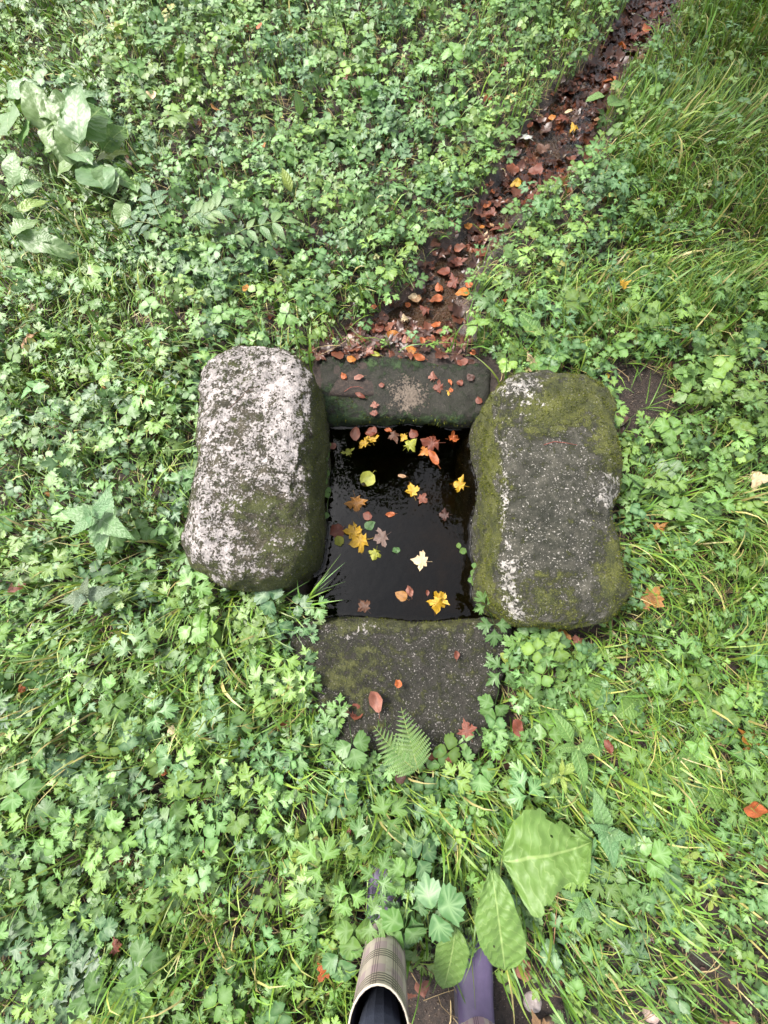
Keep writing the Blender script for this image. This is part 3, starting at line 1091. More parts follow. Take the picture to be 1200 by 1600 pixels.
# ---- creeping buttercup carpet
T_but = [trefoil(s, False, (HALF_B2, HALF_B, HALF_C, HALF_B)[s % 4]) for s in range(12)]
X, Y = sample(46000)
w, px, py = view_weight(X, Y, .13)
b = buttery(px, py, X, Y)
k = free(X, Y, KEEP_OUT, .01) & ~in_feet(X, Y) & (rng.random(len(X)) < w * b * .74)
X, Y, px, py = X[k], Y[k], px[k], py[k]
n = len(X)
sc = rng.uniform(.012, .038, n) * (0.8 + .5 * vnoise(X, Y, 2.0, 41))
hz = rng.uniform(.015, .12, n) * (0.6 + .8 * vnoise(X, Y, 2.3, 42))
ctr = np.stack([X + rng.normal(0, .02, n), Y + rng.normal(0, .02, n), ground_z(X, Y) + hz + .01], 1)
ctr[:, 2] = np.where(in_poly(ctr[:, 0], ctr[:, 1], near_fp), np.maximum(ctr[:, 2], .1), ctr[:, 2])
ok = free(ctr[:, 0], ctr[:, 1], SOLID)
X, Y, px, py, sc, hz, ctr = X[ok], Y[ok], px[ok], py[ok], sc[ok], hz[ok], ctr[ok]
n = len(X)
R = frames(rng.uniform(0, 2 * PI, n), np.abs(rng.normal(0, .45, n)), rng.uniform(0, 2 * PI, n), sc)
hue = np.clip(.14 + .6 * vnoise(X, Y, 4.5, 43) + rng.normal(0, .2, n), .12, 1)
hue = np.where(rng.random(n) < .008, -.05, hue)
me = scatter_mesh('ground_cover', T_but, R, ctr, hue, rng.random(n), M_butter)
tag(link('ground_cover', me), 'carpet of small lobed buttercup leaves around the spring', kind='stuff')
root = np.stack([X, Y, ground_z(X, Y) - .003], 1)
bend = (root + ctr) / 2 + np.stack([rng.normal(0, .012, n), rng.normal(0, .012, n), np.full(n, .012)], 1)
o = link('leaf_stalks', ribbon_mesh('leaf_stalks', root, ctr, bend, rng.uniform(.0012, .0022, n), 3, np.clip(rng.normal(.35, .15, n), 0.1, 1), rng.random(n), M_grass, 0))
tag(o, 'thin stalks under the carpet of leaves', kind='stuff')

# ---- small weeds: sprigs of little oval leaves
def sprig(seed):
    r = random.Random(seed)
    ps, hgt = [], r.uniform(.03, .07)
    ps.append(tube([(0, 0, 0), (r.uniform(-.01, .01), r.uniform(-.01, .01), hgt)], [.0008, .0005], 3))
    for j in range(4):
        for s in (0, 1):
            V, T, M = fan_leaf(HALF_O if seed % 2 else HALF_R, .45, False, .25, .3, 0, seed * 9 + j)
            V = V * (.016 - .0025 * j) * r.uniform(.8, 1.2)
            V = rotz(rotx(V, r.uniform(.0, .45)), j * PI / 2 + s * PI + r.uniform(-.2, .2))
            V[:, 2] += hgt * (.4 + .2 * j)
            ps.append((V, T, M * .3))
    return join(ps)


T_sp = [sprig(s) for s in range(8)]
X, Y = sample(16000)
w, px, py = view_weight(X, Y, .1)
d = .16 + .8 * box(px, py, 860, 1330, 1500, 1800, 90) + .4 * box(px, py, 960, 1050, 1400, 1350) + .35 * box(px, py, 560, 1120, 900, 1320) + .3 * box(px, py, 700, 480, 900, 580) + .5 * box(px, py, 400, 380, 620, 520) + .25 * box(px, py, 0, 430, 330, 760)
k = free(X, Y) & ~in_feet(X, Y) & (rng.random(len(X)) < w * d)
X, Y = X[k], Y[k]
n = len(X)
R = frames(rng.uniform(0, 2 * PI, n), np.abs(rng.normal(0, .3, n)), rng.uniform(0, 2 * PI, n), rng.uniform(.7, 1.5, n))
me = scatter_mesh('small_weeds', T_sp, R, np.stack([X, Y, ground_z(X, Y)], 1), rng.random(n), rng.random(n), M_weed)
tag(link('small_weeds', me), 'small bright weeds with tiny oval leaves', kind='stuff')

# ------------------------------------------------------------------ buttercup plants one can tell apart
LEAF_MESH = [[], [], []]
for s in range(14):
    r = random.Random(100 + s)
    V, T, M = trefoil(200 + s, True, (HALF_B2, HALF_B, HALF_B, HALF_C, HALF_B)[s % 5])
    sc = r.uniform(.034, .054)
    reach, hgt = r.uniform(.02, .10), r.uniform(.05, .13)
    V = rotx(V * sc, r.uniform(-.45, .25))
    V = V + np.array([0, reach, hgt])
    st = tube([(0, 0, 0), (0, reach * .25, hgt * .65), (0, reach, hgt)], [.0013, .0011, .0009], 3)
    V, T, M = join([(V, T, M), st])
    col = np.ones((len(V), 4))
    col[:, 2] = M
    for k_ in range(3):
        LEAF_MESH[k_].append(mesh_from('buttercup_leaf', V, T, col, mat=M_butter_o[k_]))

LANDMARKS = [
    (95, 230, 'the big dock clump'), (30, 350, 'the dock leaves at the left edge'), (240, 330, 'the valerian'), (345, 325, 'the valerian flower-side leaves'), (237, 148, 'a cream fallen leaf'), (413, 228, 'an ochre fallen leaf'),
    (445, 275, 'the smooth upright leaves'), (290, 80, 'the tall pale leaf'), (405, 42, 'a pinkish fallen leaf'), (835, 95, 'the upright oval bank leaf'), (945, 150, 'the dock seedling'), (820, 214, 'the whitish upturned leaf'),
    (762, 345, 'the brook bend'), (690, 420, 'the glinting brook water'), (600, 440, 'the left bank of the brook mouth'), (790, 430, 'the right bank of the brook mouth'), (860, 300, 'the red stretch of the brook'), (825, 500, 'the smooth oval plant'),
    (973, 447, 'a yellow fallen leaf'), (1000, 520, 'the fine grass behind the mossy stone'), (384, 450, 'an orange fallen leaf'), (302, 455, 'the bright yellow-green shoot'), (330, 545, 'the far left corner of the pale stone'), (480, 540, 'the far right corner of the pale stone'),
    (45, 530, 'a large tan fallen leaf'), (165, 600, 'an olive yellow fallen leaf'), (295, 700, 'the left edge of the pale stone'), (140, 806, 'the tall nettle'), (125, 930, 'the grey nettle'), (80, 769, 'an ochre fallen leaf by the nettle'), (28, 916, 'a long rusty fallen leaf'),
    (290, 890, 'the near left corner of the pale stone'), (400, 925, 'the near end of the pale stone'), (500, 930, 'the near left corner of the pool'), (60, 880, 'the grass tuft at the left edge'), (480, 1040, 'the left end of the near stone'), (545, 1110, 'the curled rusty leaf'),
    (470, 1180, 'the coarse tuft left of the fern'), (640, 1190, 'the fern'), (728, 1136, 'the crumpled rust leaf'), (800, 1035, 'the right corner of the near stone'), (850, 1000, 'the near end of the mossy stone'), (905, 1170, 'the balsam shoot'), (880, 1215, 'the willowherb with a yellow tip'),
    (1022, 938, 'the orange-brown maple leaf'), (985, 850, 'the right edge of the mossy stone'), (1031, 830, 'a dark yellow fallen leaf'), (1022, 760, 'the slender willowherb'), (990, 640, 'the bare earth'), (1105, 590, 'the round-leaved ground ivy'), (1150, 700, 'the yellow-green fern'),
    (1187, 748, 'a pale cream fallen leaf'), (1150, 900, 'the dark long grass'), (1080, 1010, 'the long arching grass'), (1168, 1155, 'a yellow and brown fallen leaf'), (1075, 1235, 'the plantain'), (1175, 1263, 'a long orange fallen leaf'), (960, 1150, 'the bright coarse grass'),
    (955, 1305, 'the dark nettle'), (850, 1345, 'the huge dock leaf'), (915, 1420, 'the small soft nettle'), (785, 1450, 'the blunt dock leaf'), (700, 1500, 'the small dock leaf between the boots'), (590, 1400, 'the toe of the plaid boot'), (545, 1510, 'the shaft of the plaid boot'),
    (258, 1198, 'a red-orange fallen leaf'), (310, 1330, 'the straight-bladed grass'), (320, 1322, 'a red-pink fallen leaf'), (38, 1490, 'an ochre fallen leaf in the corner'), (180, 1475, 'a dull red fallen leaf'), (210, 1555, 'the rounded corner leaf'), (467, 1325, 'the dark strap leaf'),
    (35, 1075, 'an orange fallen leaf at the edge'), (270, 1140, 'a cream leaf scrap'), (735, 1228, 'a low yellow leaf'), (1080, 1340, 'the pale four-leaved weed'), (1018, 1585, 'the pinkish pebble'), (950, 1165, 'an upright red-brown leaf')]
LANDMARKS = [l for l in LANDMARKS if 'flower-side' not in l[2]]
NUM = {2: 'two-leaved', 3: 'three-leaved', 4: 'four-leaved'}


def plant_label(px, py, tone, nl):
    d, lx, ly, t = min(((px - x) ** 2 + (py - y) ** 2, x, y, t) for x, y, t in LANDMARKS)
    a = math.degrees(math.atan2(py - ly, px - lx)) % 360
    side = ('right of', 'below right of', 'below', 'below left of', 'left of', 'above left of', 'above', 'above right of')[int((a + 22.5) // 45) % 8]
    near = 'close' if d < 45 ** 2 else 'well' if d > 110 ** 2 else ''
    return ' '.join(f'{tone} {NUM[nl]} buttercup {near} {side} {t}'.split())


# a few seen clearly in the photo first, then the rest from random spots, the nearest kept
spots = [(128, 1232), (125, 1350), (205, 1075), (212, 1465), (225, 1275), (440, 1170), (445, 1480), (425, 1075), (655, 1290), (540, 1340), (625, 1325), (455, 950), (775, 1250), (770, 955), (820, 1010),
         (365, 990), (480, 930), (300, 960), (340, 940), (1060, 1080), (1040, 1115), (880, 1000), (500, 1050), (515, 1085), (545, 1130), (755, 1115), (780, 1065), (800, 1020), (480, 1010), (455, 985), (560, 1395), (545, 1350), (640, 1400), (648, 1360), (700, 1395), (640, 1440), (690, 1350), (560, 1280), (330, 1180), (385, 1230), (1130, 690), (1090, 810), (1120, 850),
         (1060, 800), (1080, 620), (240, 860), (210, 830), (260, 700), (130, 490), (60, 690), (30, 740), (850, 380), (850, 420), (880, 350), (800, 440)]
cand = [(x + random.uniform(-6, 6), y + random.uniform(-6, 6)) for x, y in spots]
tries = 0
minpx = 34
while len(cand) < 285 and tries < 30000:
    tries += 1
    x, y = random.uniform(-20, 1220), 1640 - 1700 * random.random() ** .8
    if y < 420 and random.random() < .6:
        continue
    p = at(x, y)
    A = np.array([p.x]), np.array([p.y])
    b = float(buttery(np.array([x]), np.array([y]), *A)[0])
    if random.random() > b or not free(*A, KEEP_OUT, .015)[0] or in_feet(*A)[0]:
        continue
    if min((x - u) ** 2 + (y - v) ** 2 for u, v in cand) < minpx ** 2:
        continue
    cand.append((x, y))
BUTTERS = []
for x, y in cand:
    p = at(x, y, .05)
    p = Vector((p.x, p.y, max(float(ground_z([p.x], [p.y])[0]), -.02)))
    tone = random.choice((0, 0, 1, 1, 1, 2))
    nl = random.choice((2, 3, 3, 4))
    t = empty('buttercup_plant', p, plant_label(x, y, TONES[tone][0], nl), 'buttercup', 'creeping buttercups round the spring', random.uniform(0, 2 * PI))
    BUTTERS.append((x, y, t))
    a0 = 0
    for j in range(nl):
        a0 += 2 * PI / nl + random.uniform(-.5, .5)
        s = random.uniform(.72, 1.12) * (1.3 if 530 < x < 660 and 1300 < y < 1450 else 1)
        # do not push a blade into a stone
        for _try in range(8):
            q_ = p + Vector((math.sin(-(a0 + t.rotation_euler.z)), math.cos(a0 + t.rotation_euler.z), 0)) * .07 * s
            if free(np.array([q_.x]), np.array([q_.y]), SOLID, -.02)[0]:
                break
            a0 += .8
        link('leaf', random.choice(LEAF_MESH[tone]), t, (0, 0, 0), (random.uniform(-.12, .12), random.uniform(-.12, .12), a0), s)

by_label = {}
for x, y, t in BUTTERS:
    by_label.setdefault(t['label'], []).append((y, x, t))
for lb, ls in by_label.items():
    if len(ls) > 2:
        ls.sort(key=lambda q_: q_[0])
        for w_, q_ in zip(('uppermost', 'second', 'third', 'fourth', 'fifth'), ls):
            q_[2]['label'] = w_ + ' ' + lb
    if len(ls) == 2:
        ls.sort(key=lambda q_: q_[:2])
        vertical = abs(ls[0][0] - ls[1][0]) > abs(ls[0][1] - ls[1][1])
        if not vertical:
            ls.sort(key=lambda q_: q_[1])
        for w_, q_ in zip(('upper', 'lower') if vertical else ('left', 'right'), ls):
            q_[2]['label'] = w_ + ' ' + lb

# ------------------------------------------------------------------ broad-leaved plants
PROFILES = {
    'dock': [(0, .10), (.06, .55), (.15, .86), (.3, 1.0), (.5, .95), (.7, .76), (.88, .42), (1, .02)],
    'oblong': [(0, .12), (.1, .45), (.25, .78), (.45, .98), (.65, 1.0), (.82, .82), (.93, .5), (1, .03)],
    'lance': [(0, .08), (.12, .5), (.3, .95), (.5, .92), (.75, .52), (.9, .22), (1, .01)],
    'oval': [(0, .05), (.1, .5), (.3, .95), (.5, 1.0), (.7, .85), (.88, .5), (1, .02)],
    'ovate': [(0, .3), (.06, .8), (.2, 1.0), (.4, .84), (.65, .5), (.85, .2), (1, .01)],
    'kidney': [(0, .55), (.04, .9), (.2, 1.08), (.45, 1.05), (.7, .88), (.88, .55), (1, .05)],
}


def blade(kind, L, W, mat, nu=8, nv=14, arch=.25, fold=.12, wave=.02, teeth=0, tooth=.0, seed=0, twist=0.0, scallop=0, stalk=0.0, name='leaf', bites=()):
    """broad leaf: starts at the origin, runs along +y with length L and full width W; arch = how much it bends down"""
    pr = PROFILES[kind]
    xs, ys = [a for a, b in pr], [b for a, b in pr]
    V, UV = [], []
    for j in range(nv + 1):
        t = j / nv
        wdt = float(np.interp(t, xs, ys)) * W / 2
        if teeth:
            wdt *= 1 - tooth * ((t * teeth) % 1.0)
        wob = 1 + wave * 1.6 * math.sin(t * 9 + seed * 2)
        wob2 = 1 + wave * 1.6 * math.sin(t * 8 + seed * 5 + 2)
        # arc
        ang = arch * 2 * t
        yy = L * (math.sin(ang) / (arch * 2) if abs(arch) > 1e-3 else t)
        zz = -L * ((1 - math.cos(ang)) / (arch * 2) if abs(arch) > 1e-3 else 0)
        for i in range(-nu, nu + 1):
            u = i / nu
            x = wdt * u * (wob if u > 0 else wob2)
            z = zz + fold * abs(x) + wave * L * math.sin(t * 11 + seed + (u > 0) * 1.7) * u * u * .6 + .006 * L * math.sin(t * 40 + abs(u) * 9)
            z += wave * .4 * L * noise.noise(Vector((u * 2.2, t * 5, seed * 3.7)))
            x2 = x * math.cos(twist * t) - (z - zz) * math.sin(twist * t)
            z2 = zz + x * math.sin(twist * t) + (z - zz) * math.cos(twist * t)
            V.append((x2, yy + (kind == 'kidney') * -.18 * L * u * u * (1 - t), z2))
            UV.append(((u + 1) / 2, t))
    m_ = 2 * nu + 1
    T = []
    for j in range(nv):
        for i in range(2 * nu):
            a = j * m_ + i
            cu, cv = (i + .5) / (2 * nu), (j + .5) / nv
            if any(math.hypot((cu - b_[0]) * .7, cv - b_[1]) < b_[2] * (1 + .35 * math.sin(cu * 40 + cv * 31)) for b_ in bites):
                continue
            T += [(a, a + 1, a + m_ + 1), (a, a + m_ + 1, a + m_)]
    V = np.array(V)
    if stalk:
        sv, stt, _ = tube([(0, -stalk, -stalk * .25), (0, -stalk * .5, -stalk * .06), (0, 0, 0), (0, L * .25, -L * .25 * arch * .5 - .002)], [.0028, .0024, .002, .001], 5)
        T += [tuple(t + len(V)) for t in stt]
        V = np.concatenate([V, sv])
        UV += [(.5, .1)] * len(sv)
    return mesh_from(name, V, np.array(T), None, np.array(UV), mat=mat)


def stem_obj(parent, pts, r0=.003, r1=.0018, mat=None, name='stem', sides=5):
    n = len(pts)
    V, T, M = tube(pts, [r0 + (r1 - r0) * i / (n - 1) for i in range(n)], sides)
    return link(name, mesh_from(name, V, T, np.tile([.5, .5, 0, 1.], (len(V), 1)), mat=mat or M_stem), parent)


def leaf_from_to(parent, base, tip, kind, wratio, mat, pitch_up=0.0, **kw):
    """leaf part whose blade runs from one pixel/height to another (px, py, z)"""
    a, b = at(*base), at(*tip)
    d = b - a
    L = d.length * 1.04
    me = blade(kind, L, L * wratio, mat, **kw)
    o = link('leaf', me, parent)
    arch = kw.get('arch', .25)
    rot = Matrix.Rotation(0, 4, 'Z')
    az = math.atan2(-d.x, d.y)
    el = math.atan2(d.z, math.hypot(d.x, d.y)) + arch * .95
    roll = pitch_up
    M = Matrix.Rotation(az, 4, 'Z') @ Matrix.Rotation(el, 4, 'X') @ Matrix.Rotation(roll, 4, 'Y')
    o.rotation_euler = M.to_euler()
    o.location = a - parent.location
    return o


def plant(name, px, py, label, cat, group=None):
    p = at(px, py)
    return empty(name, Vector((p.x, p.y, float(ground_z([p.x], [p.y])[0]))), label, cat, group)


def stalk_to(t, px, py, z, bendz=.03, r=.0026):
    e = at(px, py, z) - t.location
    stem_obj(t, [Vector((0, 0, 0)), e * .45 + Vector((0, 0, bendz)), e], r, r * .7)


# big dock leaves by the boots
t = plant('dock_plant', 770, 1390, 'dock plant with huge crinkled leaf and blunt leaf over the right boot', 'plant')
leaf_from_to(t, (785, 1345, .16), (922, 1308, .16), 'dock', .74, M_dock, -.15, nu=16, nv=44, arch=.36, wave=.13, seed=3, fold=.16, twist=.3, teeth=6, tooth=.07, bites=((.0, .62, .07), (.3, .55, .016), (.98, .34, .035), (.12, .80, .03)))
leaf_from_to(t, (768, 1360, .19), (785, 1516, .18), 'oblong', .5, M_dock, .1, nu=14, nv=44, arch=.32, wave=.05, seed=5, fold=.1, bites=((.28, .45, .013), (.7, .7, .011), (1.0, .8, .03)))
leaf_from_to(t, (712, 1448, .14), (695, 1545, .13), 'oval', .62, M_dock, -.1, nu=8, nv=24, arch=.3, wave=.03, seed=6, fold=.12)
leaf_from_to(t, (825, 1370, .08), (838, 1420, .06), 'dock', .6, M_dock, .1, nu=6, nv=18, arch=.3, wave=.05, seed=8)
for a in ((785, 1335, .13), (768, 1360, .15), (712, 1448, .10)):
    stalk_to(t, *a)
# dock clump at the upper left
t = plant('dock_plant', 95, 290, 'clump of large dock leaves in the upper left grass', 'plant')
for b, e, wr, mt, ro in (((75, 205, .16), (45, 125, .22), .5, M_dockgrey, .2), ((125, 225, .2), (120, 132, .27), .55, M_dockgrey, -.1), ((120, 215, .2), (170, 175, .17), .7, M_dock, .5), ((85, 195, .19), (100, 260, .12), .45, M_dockgrey, 0),
                         ((120, 260, .14), (112, 180, .21), .6, M_dockgrey, .3), ((35, 230, .14), (52, 180, .18), .6, M_dock, -.4), ((100, 215, .16), (70, 240, .14), .5, M_dock, 0), ((60, 255, .1), (32, 250, .12), .6, M_dockgrey, 0),
                         ((100, 245, .14), (130, 275, .12), .5, M_dockgrey, .3), ((160, 235, .12), (205, 205, .1), .5, M_dock, .5), ((90, 275, .12), (125, 250, .14), .7, M_dockgrey, -.2), ((150, 250, .1), (200, 240, .1), .4, M_yellowgreen, 0)):
    leaf_from_to(t, b, e, 'dock', wr, mt, ro, nu=5, nv=14, arch=.3, wave=.06, seed=random.random() * 9)
    stalk_to(t, *b, r=.0022)
for i in range(13):
    bx, by = random.uniform(0, 200), random.uniform(150, 330)
    an, ln = random.uniform(0, 2 * PI), random.uniform(38, 66)
    z_ = random.uniform(.12, .2)
    leaf_from_to(t, (bx, by, z_), (bx + math.cos(an) * ln, by + math.sin(an) * ln * .8, z_ + random.uniform(-.06, .03)), 'dock', random.uniform(.5, .7), random.choice((M_dockgrey, M_dockgrey, M_dock)), random.uniform(-.4, .4), nu=5, nv=14, arch=.35, wave=.07, seed=random.random() * 9)
    stalk_to(t, bx, by, z_, r=.002)
t = plant('dock_plant', 5, 350, 'dock leaves arching in from the left edge of the picture', 'plant')
for b, e, wr, mt, ro in (((15, 290, .14), (10, 235, .19), .6, M_dockgrey, 0), ((30, 300, .14), (55, 285, .12), .6, M_dockgrey, .2), ((-5, 320, .15), (30, 345, .1), .5, M_dockgrey, -.3), ((20, 330, .15), (65, 315, .12), .4, M_yellowgreen, .1),
                         ((10, 365, .14), (50, 345, .12), .55, M_dockgrey, 0), ((50, 365, .12), (75, 380, .1), .6, M_dockgrey, .3), ((20, 370, .12), (108, 405, .06), .4, M_dockgrey, .3), ((0, 390, .1), (25, 420, .06), .5, M_dock, 0), ((5, 300, .16), (-25, 285, .2), .5, M_dockgrey, 0)):
    b, e = (b[0] + 8, b[1], b[2] + .05), (e[0] + 12, e[1], e[2] + .05)
    leaf_from_to(t, b, e, 'dock', wr, mt, ro, nu=5, nv=14, arch=.3, wave=.06, seed=random.random() * 9)
    stalk_to(t, *b, r=.0022)
# single broad leaves standing out
SINGLE = [
    ('dock_plant', 'dock seedling with two rounded leaves on the right bank of the brook', [((945, 150, .10), (915, 158, .08), 'oval', .8, M_dock), ((955, 140, .09), (970, 128, .1), 'oval', .8, M_dock), ((950, 165, .08), (972, 160, .05), 'oval', .7, M_dock)]),
    ('broad_leaf_plant', 'smooth oval-leaved plant at the far corner of the mossy stone', [((842, 525, .06), (812, 492, .08), 'oval', .62, M_dock), ((850, 540, .06), (888, 560, .05), 'oval', .5, M_dock), ((890, 540, .06), (915, 565, .04), 'dock', .6, M_dock), ((858, 555, .05), (850, 590, .10), 'oval', .6, M_dock)]),
    ('plantain', 'plantain rosette with ribbed oval leaves right of the large dock leaf', [((1075, 1230, .05), (1142, 1250, .06), 'oval', .5, M_dock), ((1062, 1255, .07), (1055, 1320, .07), 'oval', .5, M_dock), ((1060, 1205, .08), (1090, 1150, .1), 'oval', .55, M_dock), ((1050, 1235, .05), (1010, 1225, .06), 'oval', .45, M_dock)]),
    ('broad_leaf_plant', 'low plant with one rounded leaf at the lower left corner', [((205, 1600, .04), (215, 1515, .09), 'oval', .75, M_dock), ((180, 1600, .05), (80, 1580, .07), 'lance', .35, M_yellowgreen)]),
    ('broad_leaf_plant', 'pair of smooth upright leaves standing above the pinnate plant', [((455, 300, .09), (440, 262, .14), 'lance', .5, M_yellowgreen), ((475, 345, .08), (455, 325, .12), 'lance', .5, M_dock), ((280, 250, .12), (300, 238, .15), 'dock', .8, M_dockgrey)]),
    ('broad_leaf_plant', 'tall pale leaf standing at the top left of the bank', [((285, 110, .08), (290, 62, .2), 'lance', .4, M_dockgrey), ((470, 180, .1), (462, 140, .18), 'lance', .5, M_dockgrey)]),
    ('broad_leaf_plant', 'single dark strap leaf in the buttercups left of the boots', [((470, 1360, .08), (463, 1290, .10), 'lance', .3, M_yellowgreen)]),
    ('broad_leaf_plant', 'plain oval leaves tucked under grass right of the near stone', [((1000, 1085, .06), (965, 1120, .08), 'oval', .6, M_dock), ((945, 1060, .06), (925, 1100, .1), 'oval', .7, M_dock)]),
    ('broad_leaf_plant', 'upright oval leaf on the bank beside the brook', [((838, 120, .06), (835, 82, .16), 'oval', .6, M_dock)]),
]
for nm, lb, lv in SINGLE:
    c0 = lv[0][0]
    t = plant(nm, c0[0], c0[1] + 4, lb, 'plant')
    for b, e, kd, wr, mt in lv:
        leaf_from_to(t, b, e, kd, wr, mt, random.uniform(-.25, .25), nu=6, nv=16, arch=.28, wave=.03, seed=random.random() * 9, fold=.15)
        stalk_to(t, *b, r=.002)


def whorled(name, px, py, zt, label, mat, size_px, pairs, cat='plant', kind='ovate', wr=.55, teeth=9, tooth=.22, rot0=0.0, lean=(0, 0)):
    """upright stem with crossed pairs of toothed leaves, seen from above"""
    tp = at(px, py, zt)
    L0 = metres(size_px, tp)
    base = Vector((tp.x + lean[0], tp.y + lean[1], 0))
    base.z = float(ground_z([base.x], [base.y])[0])
    t = empty(name, base, label, cat)
    top = tp - base
    stem_obj(t, [Vector((0, 0, 0)), top * .5 + Vector((.006, 0, 0)), top], .0028, .0012)
    for j in range(pairs):
        f = 1 - j * .085
        pz = top * f
        L = L0 * min(1.0, .28 + .36 * j)
        for s in (0, 1):
            me = blade(kind, L * random.uniform(.9, 1.08), L * wr, mat, nu=5, nv=teeth * 2, arch=.3, wave=.03, teeth=teeth, tooth=tooth, seed=random.random() * 9, stalk=L * .15)
            o = link('leaf', me, t, pz)
            az = rot0 + j * (PI / 2 + .38) + s * PI + random.uniform(-.2, .2)
            o.rotation_euler = (Matrix.Rotation(az, 4, 'Z') @ Matrix.Rotation(.55 - .13 * j, 4, 'X') @ Matrix.Translation((0, L * .12, 0))).to_euler()
    return t


whorled('nettle', 140, 806, .27, 'tall stinging nettle with toothed leaves left of the pale stone', M_nettle, 72, 4, rot0=.5)
whorled('nettle', 125, 930, .2, 'greyish purple nettle just below the tall green nettle', M_greynettle, 50, 3, rot0=.9)
whorled('nettle', 955, 1305, .2, 'nettle with dark pointed leaves beside the large dock leaf', M_nettle, 60, 3, rot0=-.7)
whorled('nettle', 915, 1420, .13, 'small soft nettle under the large dock leaf', M_nettle, 42, 3, rot0=.2, wr=.75)
whorled('balsam_plant', 905, 1170, .2, 'balsam shoot with long smooth leaves right of the near stone', M_dock, 62, 3, kind='lance', wr=.38, teeth=6, tooth=.0, rot0=-.4)
whorled('willowherb', 880, 1215, .16, 'willowherb with a yellowing tip below the balsam shoot', M_yellowgreen, 42, 3, kind='lance', wr=.33, teeth=6, tooth=.0, rot0=1.2)
whorled('willowherb', 1022, 760, .14, 'slender willowherb shoot against the right side of the mossy stone', M_dock, 42, 3, kind='lance', wr=.3, teeth=6, tooth=.0, rot0=.3)
whorled('weed', 800, 1035, .09, 'little bright oval-leaved weed on the right corner of the near stone', M_yellowgreen, 20, 3, kind='oval', wr=.7, teeth=5, tooth=.0)
whorled('weed', 935, 960, .1, 'small oval-leaved weed leaning on the near end of the mossy stone', M_dock, 20, 3, kind='oval', wr=.6, teeth=5, tooth=.0, lean=(.02, -.05))
whorled('weed', 1080, 1340, .1, 'pale four-leaved weed in the lower right grass', M_yellowgreen, 26, 2, kind='oval', wr=.6, teeth=5, tooth=.0)
whorled('weed', 830, 1440, .08, 'weed with small toothed leaves beside the blunt dock leaf', M_nettle, 28, 3, kind='ovate', wr=.7)
whorled('weed', 1115, 1410, .09, 'second pale four-leaved weed nearer the lower right corner', M_yellowgreen, 24, 2, kind='oval', wr=.55, teeth=5, tooth=.0, rot0=.6)
whorled('weed', 302, 455, .12, 'bright yellow-green shoot on the slope above the pale stone', M_yellowgreen, 26, 3, kind='lance', wr=.4, teeth=5, tooth=.3)

# pinnate plant on the upper left slope
t = plant('valerian', 300, 375, 'valerian with feathery pinnate leaves on the upper left slope', 'plant')
LEAFLET = [blade('lance', .092, .040, mm, nu=3, nv=9, arch=.25, fold=.2, teeth=5, tooth=.12, seed=s, name='leaflet') for s, mm in enumerate((M_valerian, M_valerian, M_dockgrey))]
for b, e, mt in (((265, 370, .10), (235, 305, .13), 0), ((270, 365, .10), (205, 345, .09), 0), ((290, 350, .14), (318, 330, .17), 2), ((300, 360, .14), (345, 322, .18), 2), ((310, 385, .08), (300, 440, .04), 0), ((340, 380, .10), (440, 345, .16), 2),
                 ((345, 385, .08), (415, 400, .06), 1), ((290, 370, .1), (270, 430, .04), 1), ((335, 395, .06), (375, 445, .04), 1)):
    a, bb = at(*b), at(*e)
    d = bb - a
    mid = a + d * .5 + Vector((0, 0, .02))
    fr = stem_obj(t, [p_ - t.location for p_ in (Vector((t.location.x, t.location.y, 0)), a, mid, bb)], .0022, .001, name='leaf_stalk')
    az = math.atan2(-d.x, d.y)
    for k_ in range(9):
        if k_ == 8:
            f, sd, s = 1.0, 0.0, 1.0
        else:
            f, sd, s = .3 + .19 * (k_ // 2), (1 if k_ % 2 else -1) * 1.0, .75 + .1 * (k_ // 2)
        q0 = a * (1 - f) ** 2 + mid * 2 * f * (1 - f) + bb * f * f
        o = link('leaflet', LEAFLET[mt] if random.random() < .8 else LEAFLET[1], fr, q0 - t.location, None, s * random.uniform(.85, 1.1))
        o.rotation_euler = (Matrix.Rotation(az - sd + random.uniform(-.15, .15), 4, 'Z') @ Matrix.Rotation(random.uniform(-.05, .3), 4, 'X')).to_euler()

# ground ivy with round leaves
t = plant('ground_ivy', 1105, 590, 'glossy ground ivy with round scalloped leaves at the right edge', 'plant')
for x, y, sz in ((1085, 590, 36), (1115, 600, 36), (1118, 575, 34), (1105, 560, 30), (1140, 595, 28), (1095, 545, 30), (1150, 545, 30), (1180, 520, 40), (1170, 555, 26), (1135, 560, 26), (1120, 615, 24), (1165, 595, 22)):
    z = random.uniform(.05, .1)
    p_ = at(x, y, z)
    L = metres(sz, p_)
    o = link('leaf', blade('kidney', L * .85, L, M_dock, nu=5, nv=12, arch=.2, wave=.03, teeth=6, tooth=.1, seed=random.random() * 9), t, p_ - t.location)
    o.rotation_euler = (random.uniform(-.1, .3), random.uniform(-.2, .2), random.uniform(-1.2, 1.2))
    stalk_to(t, x, y, z, .02, .0014)

